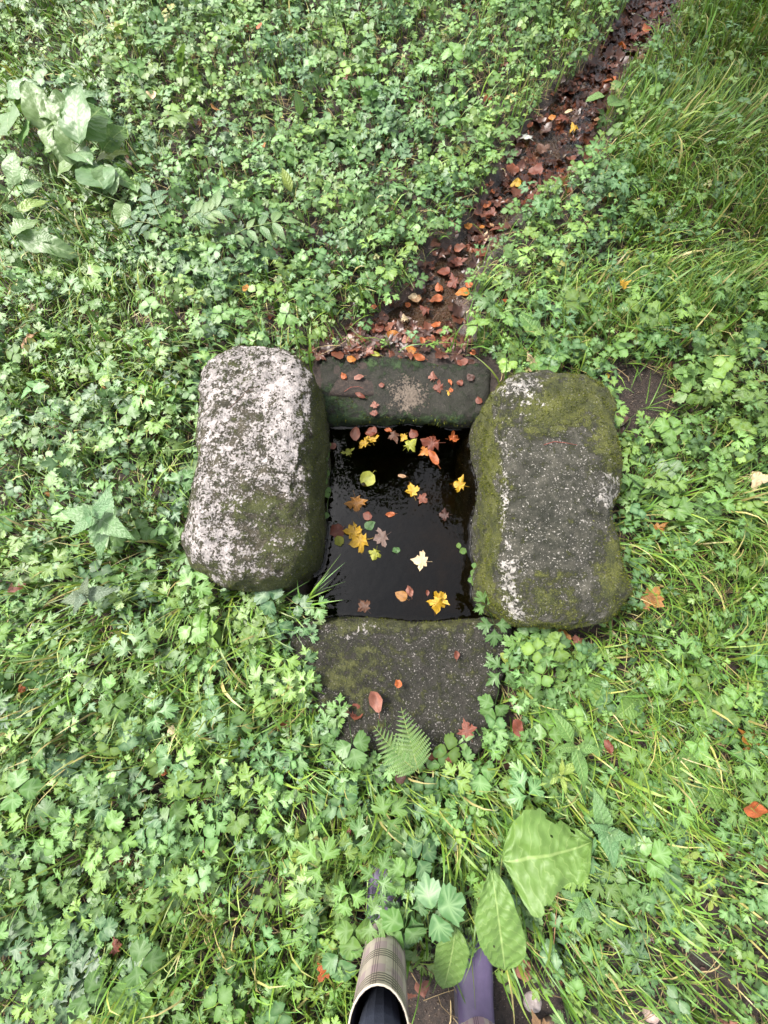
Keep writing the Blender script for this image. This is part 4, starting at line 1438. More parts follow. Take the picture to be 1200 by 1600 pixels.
# grass tufts one can tell apart
def grass_tuft(px, py, label, n, L, spread=.5, az=None, z0=None, wd=.0055, hue=.5):
    p_ = at(px, py, z0 if z0 is not None else 0)
    if z0 is None:
        p_.z = float(ground_z([p_.x], [p_.y])[0])
    t = empty('grass_tuft', p_, label, 'grass', 'grass tufts around the stones')
    for k_ in range(n):
        a = (az if az is not None else 0) + random.gauss(0, .55) if az is not None else random.uniform(0, 2 * PI)
        l = L * random.uniform(.55, 1.1)
        hzz = l * random.uniform(.35, .9) * spread * 1.5
        vzz = math.sqrt(max(l * l - hzz * hzz, .0004)) * .8
        r0 = np.array([[random.gauss(0, .006), random.gauss(0, .006), -.003]])
        tp_ = r0 + np.array([[math.cos(a) * hzz, math.sin(a) * hzz, vzz * random.uniform(.5, 1)]])
        bd = r0 + np.array([[math.cos(a) * hzz * .3, math.sin(a) * hzz * .3, vzz * .9]])
        me = ribbon_mesh('blade', r0, tp_, bd, np.array([wd * random.uniform(.7, 1.2)]), 7, np.array([np.clip(random.gauss(hue, .15), .12, 1)]), np.array([random.random()]), M_grass)
        link('blade', me, t)
    return t


grass_tuft(478, 945, 'grass tuft leaning over the near left corner of the pool', 10, .30, .66, .8, z0=.01, wd=.0062, hue=.55)
grass_tuft(430, 950, 'grass blades lying against the near end of the pale stone', 9, .26, .8, -.3)
grass_tuft(600, 1140, 'thin grass blades rising behind the fern on the near stone', 8, .17, .6, 1.2, wd=.003)
grass_tuft(470, 1180, 'coarse grass tuft left of the fern', 16, .26, .8, .1)
grass_tuft(960, 1150, 'bright coarse grass tuft right of the balsam shoot', 16, .28, .8, None, hue=.35)
grass_tuft(1080, 1010, 'long arching grass at the right of the mossy stone', 20, .34, .8, None, hue=.4)
grass_tuft(1150, 900, 'dark long grass near the right edge below the round leaves', 20, .32, .85, -.6, hue=.7)
grass_tuft(1000, 520, 'spreading fine grass behind the mossy stone', 22, .3, .8, .3, wd=.003, hue=.3)
grass_tuft(310, 1330, 'straight-bladed grass tuft in the lower left buttercups', 16, .24, .6, 1.0)
grass_tuft(60, 880, 'grass tuft at the left edge beside the grey nettle', 14, .26, .8, .2, hue=.35)
grass_tuft(1010, 640, 'single bent grass stalks over the bare earth', 6, .22, .9, .7, wd=.003)
grass_tuft(980, 770, 'grass blades leaning from the outer side of the mossy stone', 9, .22, .8, .4)

# ferns
def fern(px, py, z, az, n_fronds, L, label, spread=.6, npin=13):
    p_ = at(px, py, z)
    t = empty('fern', p_, label, 'fern')
    # one pinna: a lance cut into small lobes
    pv, pt = [], []
    NP = 11
    for s in (1, -1):
        for k_ in range(NP):
            y0 = k_ / NP
            w_ = .17 * (1 - y0) ** .8 + .02
            b0 = len(pv)
            pv += [(0, y0, .0), (s * w_ * .7, y0 + .012, .015), (s * w_, y0 + .06, .01), (s * w_ * .6, y0 + .075, .02), (0, y0 + .085, 0)]
            f = [(b0, b0 + 1, b0 + 2), (b0, b0 + 2, b0 + 3), (b0, b0 + 3, b0 + 4)]
            pt += f if s > 0 else [x[::-1] for x in f]
    pv = np.array(pv)
    pv[:, 2] -= .18 * pv[:, 1] ** 2
    pin = mesh_from('pinna', pv, np.array(pt), None, np.stack([pv[:, 0] * .5 + .5, pv[:, 1]], 1), mat=M_fern)
    for f in range(n_fronds):
        a = az + (f - (n_fronds - 1) / 2) * spread
        Lf = L * (1 - .2 * abs(f - (n_fronds - 1) / 2))
        fo = stem_obj(t, [Vector((math.cos(a) * Lf * s, math.sin(a) * Lf * s, .05 * s * 2 - .09 * s * s * 1.3)) for s in (0, .25, .5, .75, 1)], .0016, .0006, name='frond')
        for k_ in range(npin):
            s = .12 + .88 * k_ / npin
            c_ = Vector((math.cos(a) * Lf * s, math.sin(a) * Lf * s, .05 * s * 2 - .09 * s * s * 1.3))
            ln = Lf * .36 * (1 - abs(s - .3) / .85) ** 1.1 if s > .3 else Lf * .36 * (.7 + s)
            for sd in (1, -1):
                o = link('pinna', pin, fo, c_, None, max(ln, .006))
                o.rotation_euler = (Matrix.Rotation(a - PI / 2 + sd * -1.15, 4, 'Z') @ Matrix.Rotation(random.uniform(.0, .15), 4, 'X')).to_euler()
    return t


fern(655, 1208, .15, math.radians(122), 2, .2, 'young fern with feathery fronds at the near tip of the flat stone', .55)
fern(715, 1455, .06, math.radians(100), 1, .13, 'small pale fern frond between the boots', .5, 10)
fern(1150, 700, .05, math.radians(60), 1, .14, 'small yellow-green fern at the right edge', .6, 10)
fern(900, 1350, .05, math.radians(150), 1, .1, 'tiny fern frond tucked under the large dock leaf', .6, 9)

# creeping plants on the inner wall and on the water's edge
def wall_weed(pts, label, mat):
    p0 = at(*pts[0])
    t = empty('wall_plant', p0, label, 'plant')
    for x, y, z in pts:
        q_ = at(x, y, z)
        L = metres(random.uniform(9, 14), q_)
        o = link('leaf', blade('oval', L, L * .85, mat, nu=3, nv=6, arch=.2, seed=random.random() * 9), t, q_ - t.location)
        o.rotation_euler = (random.uniform(-.2, .4), random.uniform(-.3, .3), random.uniform(0, 6.28))
    stem_obj(t, [at(*p_) - p0 for p_ in pts], .0012, .0008)
    return t


wall_weed([(512, 700, .0), (514, 712, -.01), (510, 722, .0), (514, 735, -.02), (511, 748, -.01)], 'round-leaved creeper on the left inner wall of the spring', M_dock)
wall_weed([(517, 768, -.03), (513, 778, -.02), (511, 800, -.02)], 'sparse creeper sprig lower on the left inner wall', M_dock)
wall_weed([(740, 888, -.045), (736, 900, -.05), (742, 905, -.045), (738, 915, -.05)], 'little green sprig at the water line by the right wall', M_dock)
wall_weed([(717, 857, -.055), (723, 860, -.055), (728, 857, -.055)], 'tiny green sprig floating near the right wall', M_dock)

# ------------------------------------------------------------------ fallen leaves
FALL = {}


def fallen_mesh(shape, color, seed):
    key = (shape, color, seed)
    if key in FALL:
        return FALL[key]
    half, c = {'maple': (HALF_M, .3), 'round': (HALF_R, .45), 'oval': (HALF_O, .45)}[shape]
    r = random.Random(seed * 31 + len(shape))
    V, T, M = fan_leaf(half, c, True, r.uniform(-.25, .3), r.uniform(-.25, .3), .08, seed, r.uniform(-.4, .7), 2.0)
    V[:, 1] -= .5
    st = tube([(0, -.5, 0), (r.uniform(-.05, .05), -.72, .03), (r.uniform(-.15, .15), -.95 if shape == 'maple' else -.75, .02)], [.016, .013, .011], 4)
    M = np.where(M > .6, .9, M * .3)
    V, T, M = join([(V, T, M), st])
    V[:, 2] -= V[:, 2].min() * 0 + np.percentile(V[:, 2], 20)
    col = np.ones((len(V), 4))
    col[:, 2] = M
    FALL[key] = mesh_from('fallen_leaf', V, T, col, mat=DEAD[color])
    return FALL[key]


def fallen(px, py, shape, color, size, rot, label, z, group=None, tilt=.12):
    p_ = at(px, py, z)
    s = metres(size, p_) * (.76 if shape == 'maple' else .95)
    o = link('fallen_leaf', fallen_mesh(shape, color, random.randrange(7)), None, p_ + Vector((0, 0, .003)), None, (s * random.uniform(.72, 1.08), s, s * random.uniform(.7, 1.8)))
    o.rotation_euler = (Matrix.Rotation(math.radians(rot), 4, 'Z') @ Matrix.Rotation(random.uniform(-tilt, tilt), 4, 'X') @ Matrix.Rotation(random.uniform(-tilt, tilt), 4, 'Y')).to_euler()
    return tag(o, label, 'leaf', group)


ON_WATER = [
    (543, 704, 'maple', 'lime', 20, 20, 'yellow-green maple leaf at the far left corner of the pool'),
    (566, 692, 'maple', 'yellow', 20, 60, 'small yellow leaf second from the left in the far row'),
    (581, 683, 'maple', 'yellow', 22, 10, 'yellow leaf half covered by a brown one in the far left row'),
    (579, 675, 'round', 'rust', 20, 70, 'brown leaf lying over a yellow one, far left of pool'),
    (555, 678, 'oval', 'pink', 26, 170, 'pinkish brown leaf against the far left wall of the pool'),
    (606, 672, 'oval', 'orange', 14, 60, 'small orange oval leaf floating below the sill stone'),
    (617, 684, 'maple', 'brown', 22, 200, 'dark brown curled leaf in the middle of the far row'),
    (630, 685, 'maple', 'yellow', 16, 140, 'small bright yellow leaf in the middle of the far row'),
    (643, 694, 'maple', 'lime', 26, 310, 'lime yellow leaf with a long pale stalk, far row'),
    (646, 678, 'round', 'rust', 16, 30, 'rusty leaf touching the lime yellow one'),
    (670, 692, 'maple', 'rust', 36, 80, 'large red-brown leaf in the far row of the pool'),
    (662, 707, 'maple', 'amber', 20, 120, 'amber leaf peeping from under the large red-brown one'),
    (677, 714, 'oval', 'orange', 32, 25, 'long orange oval leaf at the right end of the far row'),
    (711, 685, 'maple', 'orange', 22, 280, 'lone orange-brown leaf in the far right corner of the pool'),
    (574, 749, 'round', 'lime', 26, 140, 'green and yellow round leaf with a pale stalk'),
    (628, 744, 'oval', 'tan', 14, 80, 'tiny tan leaf above the yellow maple leaf'),
    (643, 764, 'maple', 'yellow', 28, 15, 'clean yellow maple leaf in the middle of the pool'),
    (714, 757, 'maple', 'yellow', 26, 70, 'yellow leaf with a brown edge by the right wall'),
    (662, 781, 'maple', 'pink', 22, 240, 'pale brown leaf just under the yellow maple leaf'),
    (558, 792, 'maple', 'ochre', 36, 190, 'large ochre and brown leaf on the left of the pool'),
    (610, 804, 'oval', 'orange', 16, 100, 'orange oval leaf alone in the dark water'),
    (574, 806, 'round', 'rust', 16, 40, 'small rusty leaf above the green round leaf'),
    (551, 826, 'maple', 'yellow', 36, 5, 'largest yellow leaf, spotted with holes, left of pool'),
    (558, 846, 'maple', 'yellow', 36, 100, 'yellow leaf overlapping the spotted one'),
    (526, 830, 'round', 'rust', 24, 120, 'dark red leaf against the left wall beside the spotted yellow one'),
    (530, 846, 'round', 'lime', 18, 200, 'olive leaf below the dark red one at the left wall'),
    (578, 821, 'round', 'green', 18, 300, 'green round leaf right of the spotted yellow leaf'),
    (593, 841, 'maple', 'grey', 28, 110, 'grey-brown leaf with a long stalk, left of pool centre'),
    (585, 868, 'maple', 'lime', 22, 160, 'yellow-green leaf below the grey-brown one'),
    (619, 859, 'round', 'green', 12, 10, 'dark green leaf scrap in the black water'),
    (655, 876, 'maple', 'cream', 28, 80, 'pale cream maple leaf with its stalk to the right'),
    (627, 931, 'round', 'ochre', 20, 60, 'orange-brown leaf near the front of the pool'),
    (640, 924, 'oval', 'pink', 18, 20, 'narrow pink leaf beside the orange-brown one'),
    (690, 932, 'maple', 'yellow', 26, 320, 'upper yellow leaf of the pair at the front of the pool'),
    (682, 947, 'maple', 'yellow', 32, 170, 'lower yellow leaf of the pair at the front of the pool'),
    (668, 926, 'oval', 'rust', 10, 0, 'small brown bud on a stalk left of the front yellow pair'),
    (567, 945, 'maple', 'brown', 26, 40, 'brown sunken leaf by the front left of the pool'),
    (691, 805, 'maple', 'dark', 22, 90, 'dark drowned leaf near the right middle of the pool'),
    (520, 697, 'round', 'pink', 12, 90, 'pink scrap at the far left corner of the pool'),
]
for x, y, sh, co, sz, ro, lb in ON_WATER:
    fallen(x, y, sh, co, sz, ro, lb, WATER_Z + random.uniform(.001, .004), 'leaves floating in the spring', .05)

ON_SILL = [
    (537, 588, 'round', 'orange', 12, 30, 'small orange leaf on the left end of the wet sill'), (560, 590, 'oval', 'pink', 18, 100, 'pale pink oval leaf on the left of the wet sill'),
    (563, 618, 'oval', 'rust', 18, 60, 'red-brown leaf on the sill above the left corner of the pool'), (585, 632, 'maple', 'pink', 16, 10, 'star-shaped pink leaf near the front of the sill'),
    (584, 646, 'round', 'rust', 12, 80, 'red leaf on the mossy lip of the sill'), (596, 602, 'round', 'rust', 9, 60, 'tiny red leaf left of the pale patch on the sill'),
    (683, 606, 'maple', 'rust', 20, 90, 'dark rusty leaf right of the pale patch on the sill'), (676, 588, 'maple', 'pink', 18, 0, 'pink star leaf at the back of the sill'),
    (703, 597, 'oval', 'orange', 14, 10, 'orange oval leaf on the right of the sill'), (718, 599, 'round', 'rust', 11, 40, 'round rusty leaf at the right of the sill'),
    (697, 616, 'round', 'yellow', 11, 70, 'single yellow leaf on the right of the sill'), (704, 610, 'round', 'orange', 9, 0, 'tiny orange leaf touching the yellow one on the sill'),
    (748, 626, 'round', 'rust', 13, 20, 'rusty leaf in the corner between the sill and the mossy stone'), (735, 590, 'round', 'dark', 14, 20, 'dark leaf at the back right of the sill'),
]
for x, y, sh, co, sz, ro, lb in ON_SILL:
    fallen(x, y, sh, co, sz, ro, lb, .014, 'leaves on the wet sill stone', .08)

IN_BROOK = [
    (549, 561, 'round', 'amber', 14, 30, 'amber leaf with a yellow rim beside the pale stone end'), (585, 553, 'oval', 'lime', 22, 70, 'green oval leaf at the back edge of the sill'),
    (583, 481, 'oval', 'orange', 14, 100, 'pale orange leaf on grit left of the brook'), (613, 527, 'round', 'amber', 20, 200, 'amber leaf with dark edges above the sill'),
    (635, 531, 'round', 'pink', 16, 20, 'peach leaf just right of the amber one'), (641, 548, 'round', 'amber', 18, 60, 'brightest orange leaf right above the sill'),
    (660, 533, 'oval', 'orange', 14, 20, 'small orange leaf above the right of the sill'), (655, 559, 'oval', 'orange', 20, 80, 'orange leaf lying on the back edge of the sill'),
    (588, 538, 'maple', 'dark', 30, 200, 'dark maple leaf with a yellow heart above the sill'), (680, 508, 'round', 'orange', 15, 50, 'bright orange leaf in the middle of the brook mouth'),
    (590, 513, 'round', 'rust', 20, 80, 'rust leaf on grit left of the amber leaf'), (598, 492, 'oval', 'pink', 12, 50, 'pink scrap on the left bank of the brook mouth'),
    (637, 477, 'round', 'orange', 10, 10, 'small orange leaf left of the pale lilac leaf'), (663, 484, 'maple', 'rust', 22, 60, 'red-brown leaf just below the orange cluster'),
    (682, 468, 'round', 'orange', 20, 100, 'left leaf of the orange cluster in the brook'), (723, 458, 'round', 'amber', 22, 100, 'vivid orange leaf at the right of the cluster'),
    (686, 450, 'round', 'orange', 16, 20, 'top leaf of the orange cluster in the brook'), (705, 443, 'maple', 'rust', 24, 100, 'red leaf behind the orange cluster'),
    (732, 446, 'round', 'orange', 14, 30, 'orange leaf under the right bank of the brook'), (650, 466, 'round', 'tan', 16, 10, 'pale pinkish leaf beside a cream one in the brook'),
    (632, 497, 'maple', 'cream', 16, 20, 'cream leaf scrap on grit in the brook mouth'), (645, 465, 'round', 'cream', 14, 80, 'cream leaf left of the pale pinkish one'),
    (738, 551, 'round', 'orange', 12, 60, 'orange leaf on the grit behind the right end of the sill'), (722, 566, 'round', 'rust', 16, 20, 'reddish leaf at the back right edge of the sill'),
    (735, 566, 'round', 'dark', 14, 90, 'dark red leaf beside the mossy stone end'), (697, 540, 'maple', 'rust', 26, 160, 'drowned red leaf in the grit above the sill'),
    (663, 518, 'maple', 'dark', 24, 20, 'blackish leaf in the middle of the brook mouth'), (757, 371, 'maple', 'cream', 16, 80, 'cream leaf on the right side of the narrow brook'),
    (731, 354, 'round', 'amber', 13, 20, 'orange leaf at the bend of the brook'), (752, 355, 'round', 'amber', 9, 20, 'tiny orange leaf at the bend of the brook'),
    (768, 352, 'oval', 'tan', 11, 20, 'tan leaf right of the brook bend'), (765, 335, 'maple', 'rust', 22, 70, 'red leaf above the brook bend'), (806, 288, 'round', 'yellow', 16, 90, 'yellow-green leaf in the red stretch of the brook'),
    (835, 270, 'round', 'rust', 24, 60, 'large rust leaf in the red stretch of the brook'), (830, 308, 'maple', 'rust', 26, 20, 'red maple leaf in the red stretch of the brook'),
    (896, 200, 'maple', 'yellow', 18, 20, 'yellow leaf high up the brook'), (862, 184, 'round', 'amber', 11, 60, 'small yellow leaf near the left bank high up'),
    (820, 214, 'maple', 'white', 24, 30, 'whitish upturned leaf on the left bank of the brook'), (888, 175, 'oval', 'cream', 14, 90, 'cream leaf in the upper brook'),
    (932, 188, 'oval', 'tan', 12, 90, 'tan leaf under the dock seedling'), (970, 75, 'oval', 'orange', 18, 80, 'orange leaf near the top of the brook'), (950, 127, 'round', 'orange', 20, 50, 'orange-brown leaf left of the dock seedling'),
    (880, 185, 'maple', 'rust', 24, 10, 'red-brown leaf beside the cream one in the upper brook'), (985, 55, 'maple', 'rust', 26, 10, 'rust leaf at the very top of the brook'), (1010, 45, 'round', 'orange', 16, 40, 'orange leaf at the top right of the brook'),
    (845, 182, 'oval', 'tan', 14, 20, 'tan leaf on the upper left bank'), (930, 145, 'maple', 'brown', 26, 10, 'brown leaf in the shade of the dock seedling'), (715, 408, 'maple', 'rust', 22, 10, 'wet red leaf in the glinting water'),
    (693, 425, 'round', 'rust', 20, 70, 'wet rust leaf left of the glinting water'), (780, 430, 'round', 'cream', 12, 40, 'cream leaf on the right bank by the buttercups'), (790, 470, 'round', 'orange', 11, 40, 'orange leaf among the buttercups of the right bank'),
    (770, 300, 'oval', 'orange', 11, 20, 'small orange leaf on the left bank of the red stretch'), (893, 317, 'round', 'tan', 11, 20, 'tan leaf at the foot of the right bank'), (920, 345, 'round', 'cream', 10, 50, 'cream leaf under grass of the right bank'),
    (875, 285, 'round', 'rust', 18, 20, 'reddish leaf at the right side of the red stretch'), (760, 320, 'round', 'orange', 14, 20, 'orange-red leaf just above the brook bend'), (845, 232, 'maple', 'brown', 22, 20, 'brown leaf below the whitish one'),
]
for x, y, sh, co, sz, ro, lb in IN_BROOK:
    p_ = at(x, y)
    fallen(x, y, sh, co, sz, ro, lb, max(float(ground_z([p_.x], [p_.y])[0]) + .012, -.026), 'leaves along the brook', .2)

IN_GRASS = [
    (237, 148, 'round', 'cream', 18, 20, 'cream leaf right of the dock clump', .08), (337, 172, 'oval', 'ochre', 14, 80, 'ochre leaf in the upper left buttercups', .05), (413, 228, 'oval', 'ochre', 20, 10, 'ochre leaf standing in the middle of the upper bank', .07),
    (973, 447, 'maple', 'yellow', 20, 200, 'yellow leaf with an orange tip behind the mossy stone', .05), (384, 450, 'round', 'amber', 16, 40, 'orange leaf above the far end of the pale stone', .03), (45, 530, 'maple', 'tan', 30, 60, 'large tan leaf at the left edge', .06),
    (80, 769, 'round', 'ochre', 18, 30, 'ochre leaf left of the tall nettle', .05), (28, 916, 'oval', 'rust', 32, 120, 'long rusty leaf at the left edge below the nettle', .04), (1022, 938, 'maple', 'ochre', 40, 230, 'large orange-brown maple leaf by the near end of the mossy stone', .05),
    (1031, 830, 'maple', 'ochre', 28, 220, 'dark yellow leaf in the grass right of the mossy stone', .04), (850, 1028, 'maple', 'tan', 30, 300, 'tan leaf under the buttercups at the near end of the mossy stone', .05), (880, 992, 'round', 'ochre', 22, 20, 'olive brown leaf touching the near end of the mossy stone', .05),
    (900, 1000, 'maple', 'pink', 24, 20, 'pinkish leaf at the near right corner of the mossy stone', .03), (1187, 748, 'maple', 'cream', 40, 260, 'pale cream leaf at the right edge', .06), (1175, 1263, 'oval', 'orange', 50, 75, 'long orange leaf at the lower right edge', .06),
    (1168, 1155, 'maple', 'ochre', 46, 40, 'yellow and brown leaf in the grass at right', .03), (588, 1095, 'oval', 'pink', 36, 15, 'peach oval leaf standing on the near stone', .08), (622, 1068, 'round', 'orange', 13, 0, 'tiny orange leaf on the near stone', .09),
    (545, 1110, 'oval', 'rust', 26, 40, 'curled rusty leaf at the left of the near stone', .06), (558, 1112, 'round', 'rust', 22, 280, 'red-brown leaf touching the curled rusty one', .06), (713, 1023, 'oval', 'rust', 15, 0, 'small red leaf lying on the near stone', .075),
    (728, 1136, 'maple', 'rust', 30, 20, 'crumpled rust leaf at the right of the near stone', .09), (625, 1212, 'round', 'dark', 22, 10, 'dark red leaf under the fern', .05), (676, 1182, 'oval', 'rust', 24, 80, 'rust leaf right of the fern', .05), (702, 1182, 'maple', 'pink', 22, 20, 'pinkish brown leaf right of the fern', .04),
    (808, 1135, 'oval', 'rust', 30, 10, 'brown leaf upright in the weeds right of the near stone', .06), (950, 1165, 'oval', 'rust', 22, 5, 'upright red-brown leaf right of the balsam shoot', .08), (258, 1198, 'round', 'orange', 24, 80, 'red-orange leaf in the lower left buttercups', .05),
    (320, 1322, 'round', 'pink', 16, 20, 'small red-pink leaf by the straight-bladed grass', .06), (505, 1512, 'maple', 'orange', 32, 60, 'orange leaf beside the plaid boot', .05), (38, 1490, 'round', 'ochre', 24, 60, 'ochre leaf near the lower left corner', .05), (35, 1075, 'round', 'orange', 14, 20, 'orange leaf at the left edge of the long grass', .05),
    (735, 1228, 'oval', 'lime', 24, 70, 'yellow leaf low in the weeds below the near stone', .04), (270, 1140, 'round', 'cream', 14, 10, 'cream scrap in the left buttercups', .05), (395, 700, 'oval', 'rust', 2, 0, '', None), (125, 745, 'oval', 'grey', 18, 30, 'grey-brown leaf above the tall nettle', .05),
    (165, 600, 'round', 'ochre', 16, 40, 'olive yellow leaf in the turf left of the pale stone', .05), (180, 1475, 'maple', 'rust', 26, 30, 'dull red leaf in the lower left corner', .04), (815, 1512, 'round', 'pink', 30, 80, 'pinkish leaf on mud right of the blunt dock leaf', .02), (660, 1540, 'round', 'pink', 26, 10, 'brown leaf on mud between the boots', .02),
    (545, 1300, 'round', 'rust', 12, 10, 'rust scrap in the buttercups before the plaid boot', .05), (940, 628, 'oval', 'pink', 20, 60, 'pale pink leaf at the mossy stone on bare earth', .02), (948, 588, 'round', 'yellow', 9, 10, 'yellow speck on the bare earth', .02), (830, 572, 'maple', 'cream', 28, 120, 'cream-yellow leaf at the far corner of the mossy stone', .03),
    (872, 572, 'round', 'pink', 16, 120, 'pink leaf behind the mossy stone', .03), (800, 555, 'oval', 'rust', 24, 20, 'rust leaf on grit by the mossy stone', .02), (1030, 1320, 'round', 'rust', 2, 0, '', None), (998, 1330, 'maple', 'dark', 30, 30, 'dark red leaf below the dark nettle', .05),
    (405, 42, 'round', 'orange', 12, 20, 'pinkish orange leaf at the top of the bank', .1), (650, 340, 'round', 'yellow', 10, 20, 'yellow speck left of the brook bend', .04), (160, 598, 'round', 'amber', 2, 0, '', None), (285, 885, 'maple', 'rust', 24, 20, 'red leaf wedged at the near left corner of the pale stone', .03),
    (1135, 1605, 'maple', 'pink', 32, 30, 'pale pink leaf at the lower right corner', .03), (840, 1600, 'maple', 'tan', 34, 30, 'tan leaf on mud at the bottom edge', .02), (1185, 1340, 'maple', 'brown', 36, 70, 'brown leaf at the right edge below the orange one', .03), (720, 1110, 'round', 'rust', 2, 0, '', None),
]
for x, y, sh, co, sz, ro, lb, z in IN_GRASS:
    if z is not None:
        fallen(x, y, sh, co, sz, ro, lb, z + (.035 if not (520 < x < 760 and 1000 < y < 1120) and not (930 < x < 955) else .008), 'leaves fallen among the plants', .35)

# twigs, stems and pebbles
def twig(pts, label, r=.0022, mat=None):
    p0 = at(*pts[0])
    P_ = [at(*p_) - p0 for p_ in pts]
    V, T, M = tube(P_, [r * (1 - .6 * i / (len(P_) - 1)) for i in range(len(P_))], 5)
    return tag(link('twig', mesh_from('twig', V, T, np.tile([.5, .5, 0, 1.], (len(V), 1)), mat=mat or M_twig), None, p0), label, 'twig')


twig([(642, 1520, .02), (655, 1470, .06), (662, 1445, .09), (664, 1432, .1)], 'dark thin twig standing between the boots')
twig([(538, 612, .016), (548, 605, .018), (560, 604, .018), (568, 607, .016)], 'curved reddish stem on the left of the sill', .0013, M_redstem)
twig([(340, 650, .262), (365, 632, .262), (385, 612, .262), (405, 602, .262)], 'thin dark root strand crossing the pale stone', .0013)
twig([(850, 695, .262), (866, 690, .262), (885, 692, .262), (905, 696, .262)], 'curved red catkin stem on the upper mossy stone', .0012, M_redstem)
twig([(838, 770, .262), (852, 775, .262), (853, 790, .262), (846, 803, .262)], 'hooked red catkin stem on the middle of the mossy stone', .0012, M_redstem)
twig([(676, 500, -.01), (684, 488, -.005), (700, 486, -.004), (690, 478, .0)], 'pale forked twig on grit in the brook mouth', .0018)
twig([(780, 1045, .05), (840, 1055, .05), (900, 1062, .05), (960, 1068, .05)], 'grey stick lying in the weeds right of the near stone', .002)
twig([(862, 1515, .05), (868, 1440, .09), (872, 1395, .12)], 'pale dry stem under the large dock leaf', .0018, DEAD['tan'])


def pebble(px, py, size, label, col):
    p_ = at(px, py, .01)
    s = metres(size, p_) / 2
    V, F = [], []
    nu, nv = 12, 8
    sd = random.random() * 50
    for j in range(nv + 1):
        for i in range(nu):
            th, ph = PI * j / nv, 2 * PI * i / nu
            d = Vector((math.sin(th) * math.cos(ph), math.sin(th) * math.sin(ph), math.cos(th)))
            V.append(tuple(d * s * (1 + .3 * noise.noise(d * 1.7 + Vector((sd, 0, 0))))))
    for j in range(nv):
        for i in range(nu):
            a, b = j * nu + i, j * nu + (i + 1) % nu
            F += [(a, a + nu, b + nu), (a, b + nu, b)]
    V = np.array(V) * np.array([1, .8, .6])
    return tag(link('pebble', mesh_from('pebble', V, np.array(F), mat=plain('pebble_stone', col, .6, .4, 60, .35)), None, p_), label, 'stone')


pebble(832, 1565, 30, 'greyish white pebble on mud at the right of the right boot', (.33, .28, .27))
pebble(857, 1598, 26, 'brown pebble on mud at the bottom edge', (.16, .11, .08))
pebble(940, 605, 12, 'small grey pebble on the bare earth', (.25, .23, .22))
pebble(1018, 1585, 26, 'pinkish pebble near the bottom right corner', (.36, .26, .22))

# ------------------------------------------------------------------ the person holding the camera: boots and trouser legs
def boot_rubber(name, base):
    m = N(name)
    nz = m.noise(60, 4, .6, m.coord('Object'))
    c = m.mix(m.step(nz, .3, .75), tuple(x * .8 for x in base), base)
    return m.done(m.principled(c, .52, .4, m.bump(nz, .12, .002), .0))


M_purple = boot_rubber('purple_rubber', (.078, .058, .118))
M_rim = boot_rubber('cream_rubber_trim', (.36, .32, .26))
M_sole = boot_rubber('dark_rubber_sole', (.03, .026, .04))
m = N('plaid_rubber')
uv = m.n('SeparateXYZ')
m.l(m.coord('UV'), uv.inputs[0])


def stripes(coord, freq, lo, hi, off=0.0):
    f = m.math('FRACT', m.math('MULTIPLY_ADD', coord, freq, off))
    return m.math('MULTIPLY', m.math('GREATER_THAN', f, lo), m.math('LESS_THAN', f, hi))


u_, v_ = uv.outputs[0], uv.outputs[1]
c = m.mix(stripes(v_, 3.0, .30, .62, .1), (.37, .30, .265), (.31, .215, .245))
c = m.mix(m.math('MULTIPLY', stripes(u_, 4.0, .3, .6), .7), c, (.46, .39, .34))
grp = stripes(v_, 3.0, .62, 1.0, .1)
fine = m.math('MULTIPLY', grp, stripes(v_, 3.0 * 11, .0, .5))
c = m.mix(m.math('MULTIPLY', fine, .9), c, (.045, .028, .035))
grpu = stripes(u_, 4.0, .62, 1.0)
fineu = m.math('MULTIPLY', grpu, stripes(u_, 4.0 * 9, .0, .32))
c = m.mix(m.math('MULTIPLY', fineu, .85), c, (.055, .03, .04))
nz = m.noise(35, 5, .65, m.coord('Object'))
c = m.mix(m.math('MULTIPLY', m.step(nz, .5, .75), .45), c, (.09, .07, .05))
M_plaid = m.done(m.principled(c, .45, .5, m.bump(m.noise(18, 3, .5, m.coord('Object')), .35, .006), .1))
m = N('navy_trousers')
nz = m.noise(300, 3, .6, m.coord('Object'))
M_navy = m.done(m.principled(m.mix(nz, (.012, .015, .025), (.036, .042, .06)), .75, .3, m.bump(nz, .4, .002)))


def loft(rings, mat, name, uvs=None, cap=True):
    """rings: list of lists of points (same count)"""
    n = len(rings[0])
    V = [tuple(p) for r in rings for p in r]
    F, UV = [], []
    for i in range(len(rings)):
        for k_ in range(n):
            UV.append((abs(2 * k_ / n - 1), i / (len(rings) - 1)))
    for i in range(len(rings) - 1):
        for k_ in range(n):
            a, b = i * n + k_, i * n + (k_ + 1) % n
            F += [(a, b, b + n), (a, b + n, a + n)]
    if cap:
        for ri, sgn in ((0, 1), (len(rings) - 1, -1)):
            c_ = len(V)
            V.append(tuple(sum((Vector(p) for p in rings[ri]), Vector()) / n))
            UV.append((.5, 0))
            for k_ in range(n):
                a, b = ri * n + k_, ri * n + (k_ + 1) % n
                F.append((c_, b, a) if sgn > 0 else (c_, a, b))
    return mesh_from(name, np.array(V), np.array(F), None, np.array(UV), mat=mat)


def ell(cx, cy, cz, rx, ry, n=28, sq=2.0, ty=0.0):
    out = []
    for k_ in range(n):
        a = 2 * PI * k_ / n
        c_, s_ = math.cos(a), math.sin(a)
        x = abs(c_) ** (2 / sq) * (1 if c_ > 0 else -1)
        y = abs(s_) ** (2 / sq) * (1 if s_ > 0 else -1)
        out.append(Vector((cx + rx * x, cy + ry * y, cz + ty * y)))
    return out


pers = empty('person', Vector((.12, -.98, 0)), 'person in navy trousers and purple plaid rubber boots standing at the near edge', 'person')


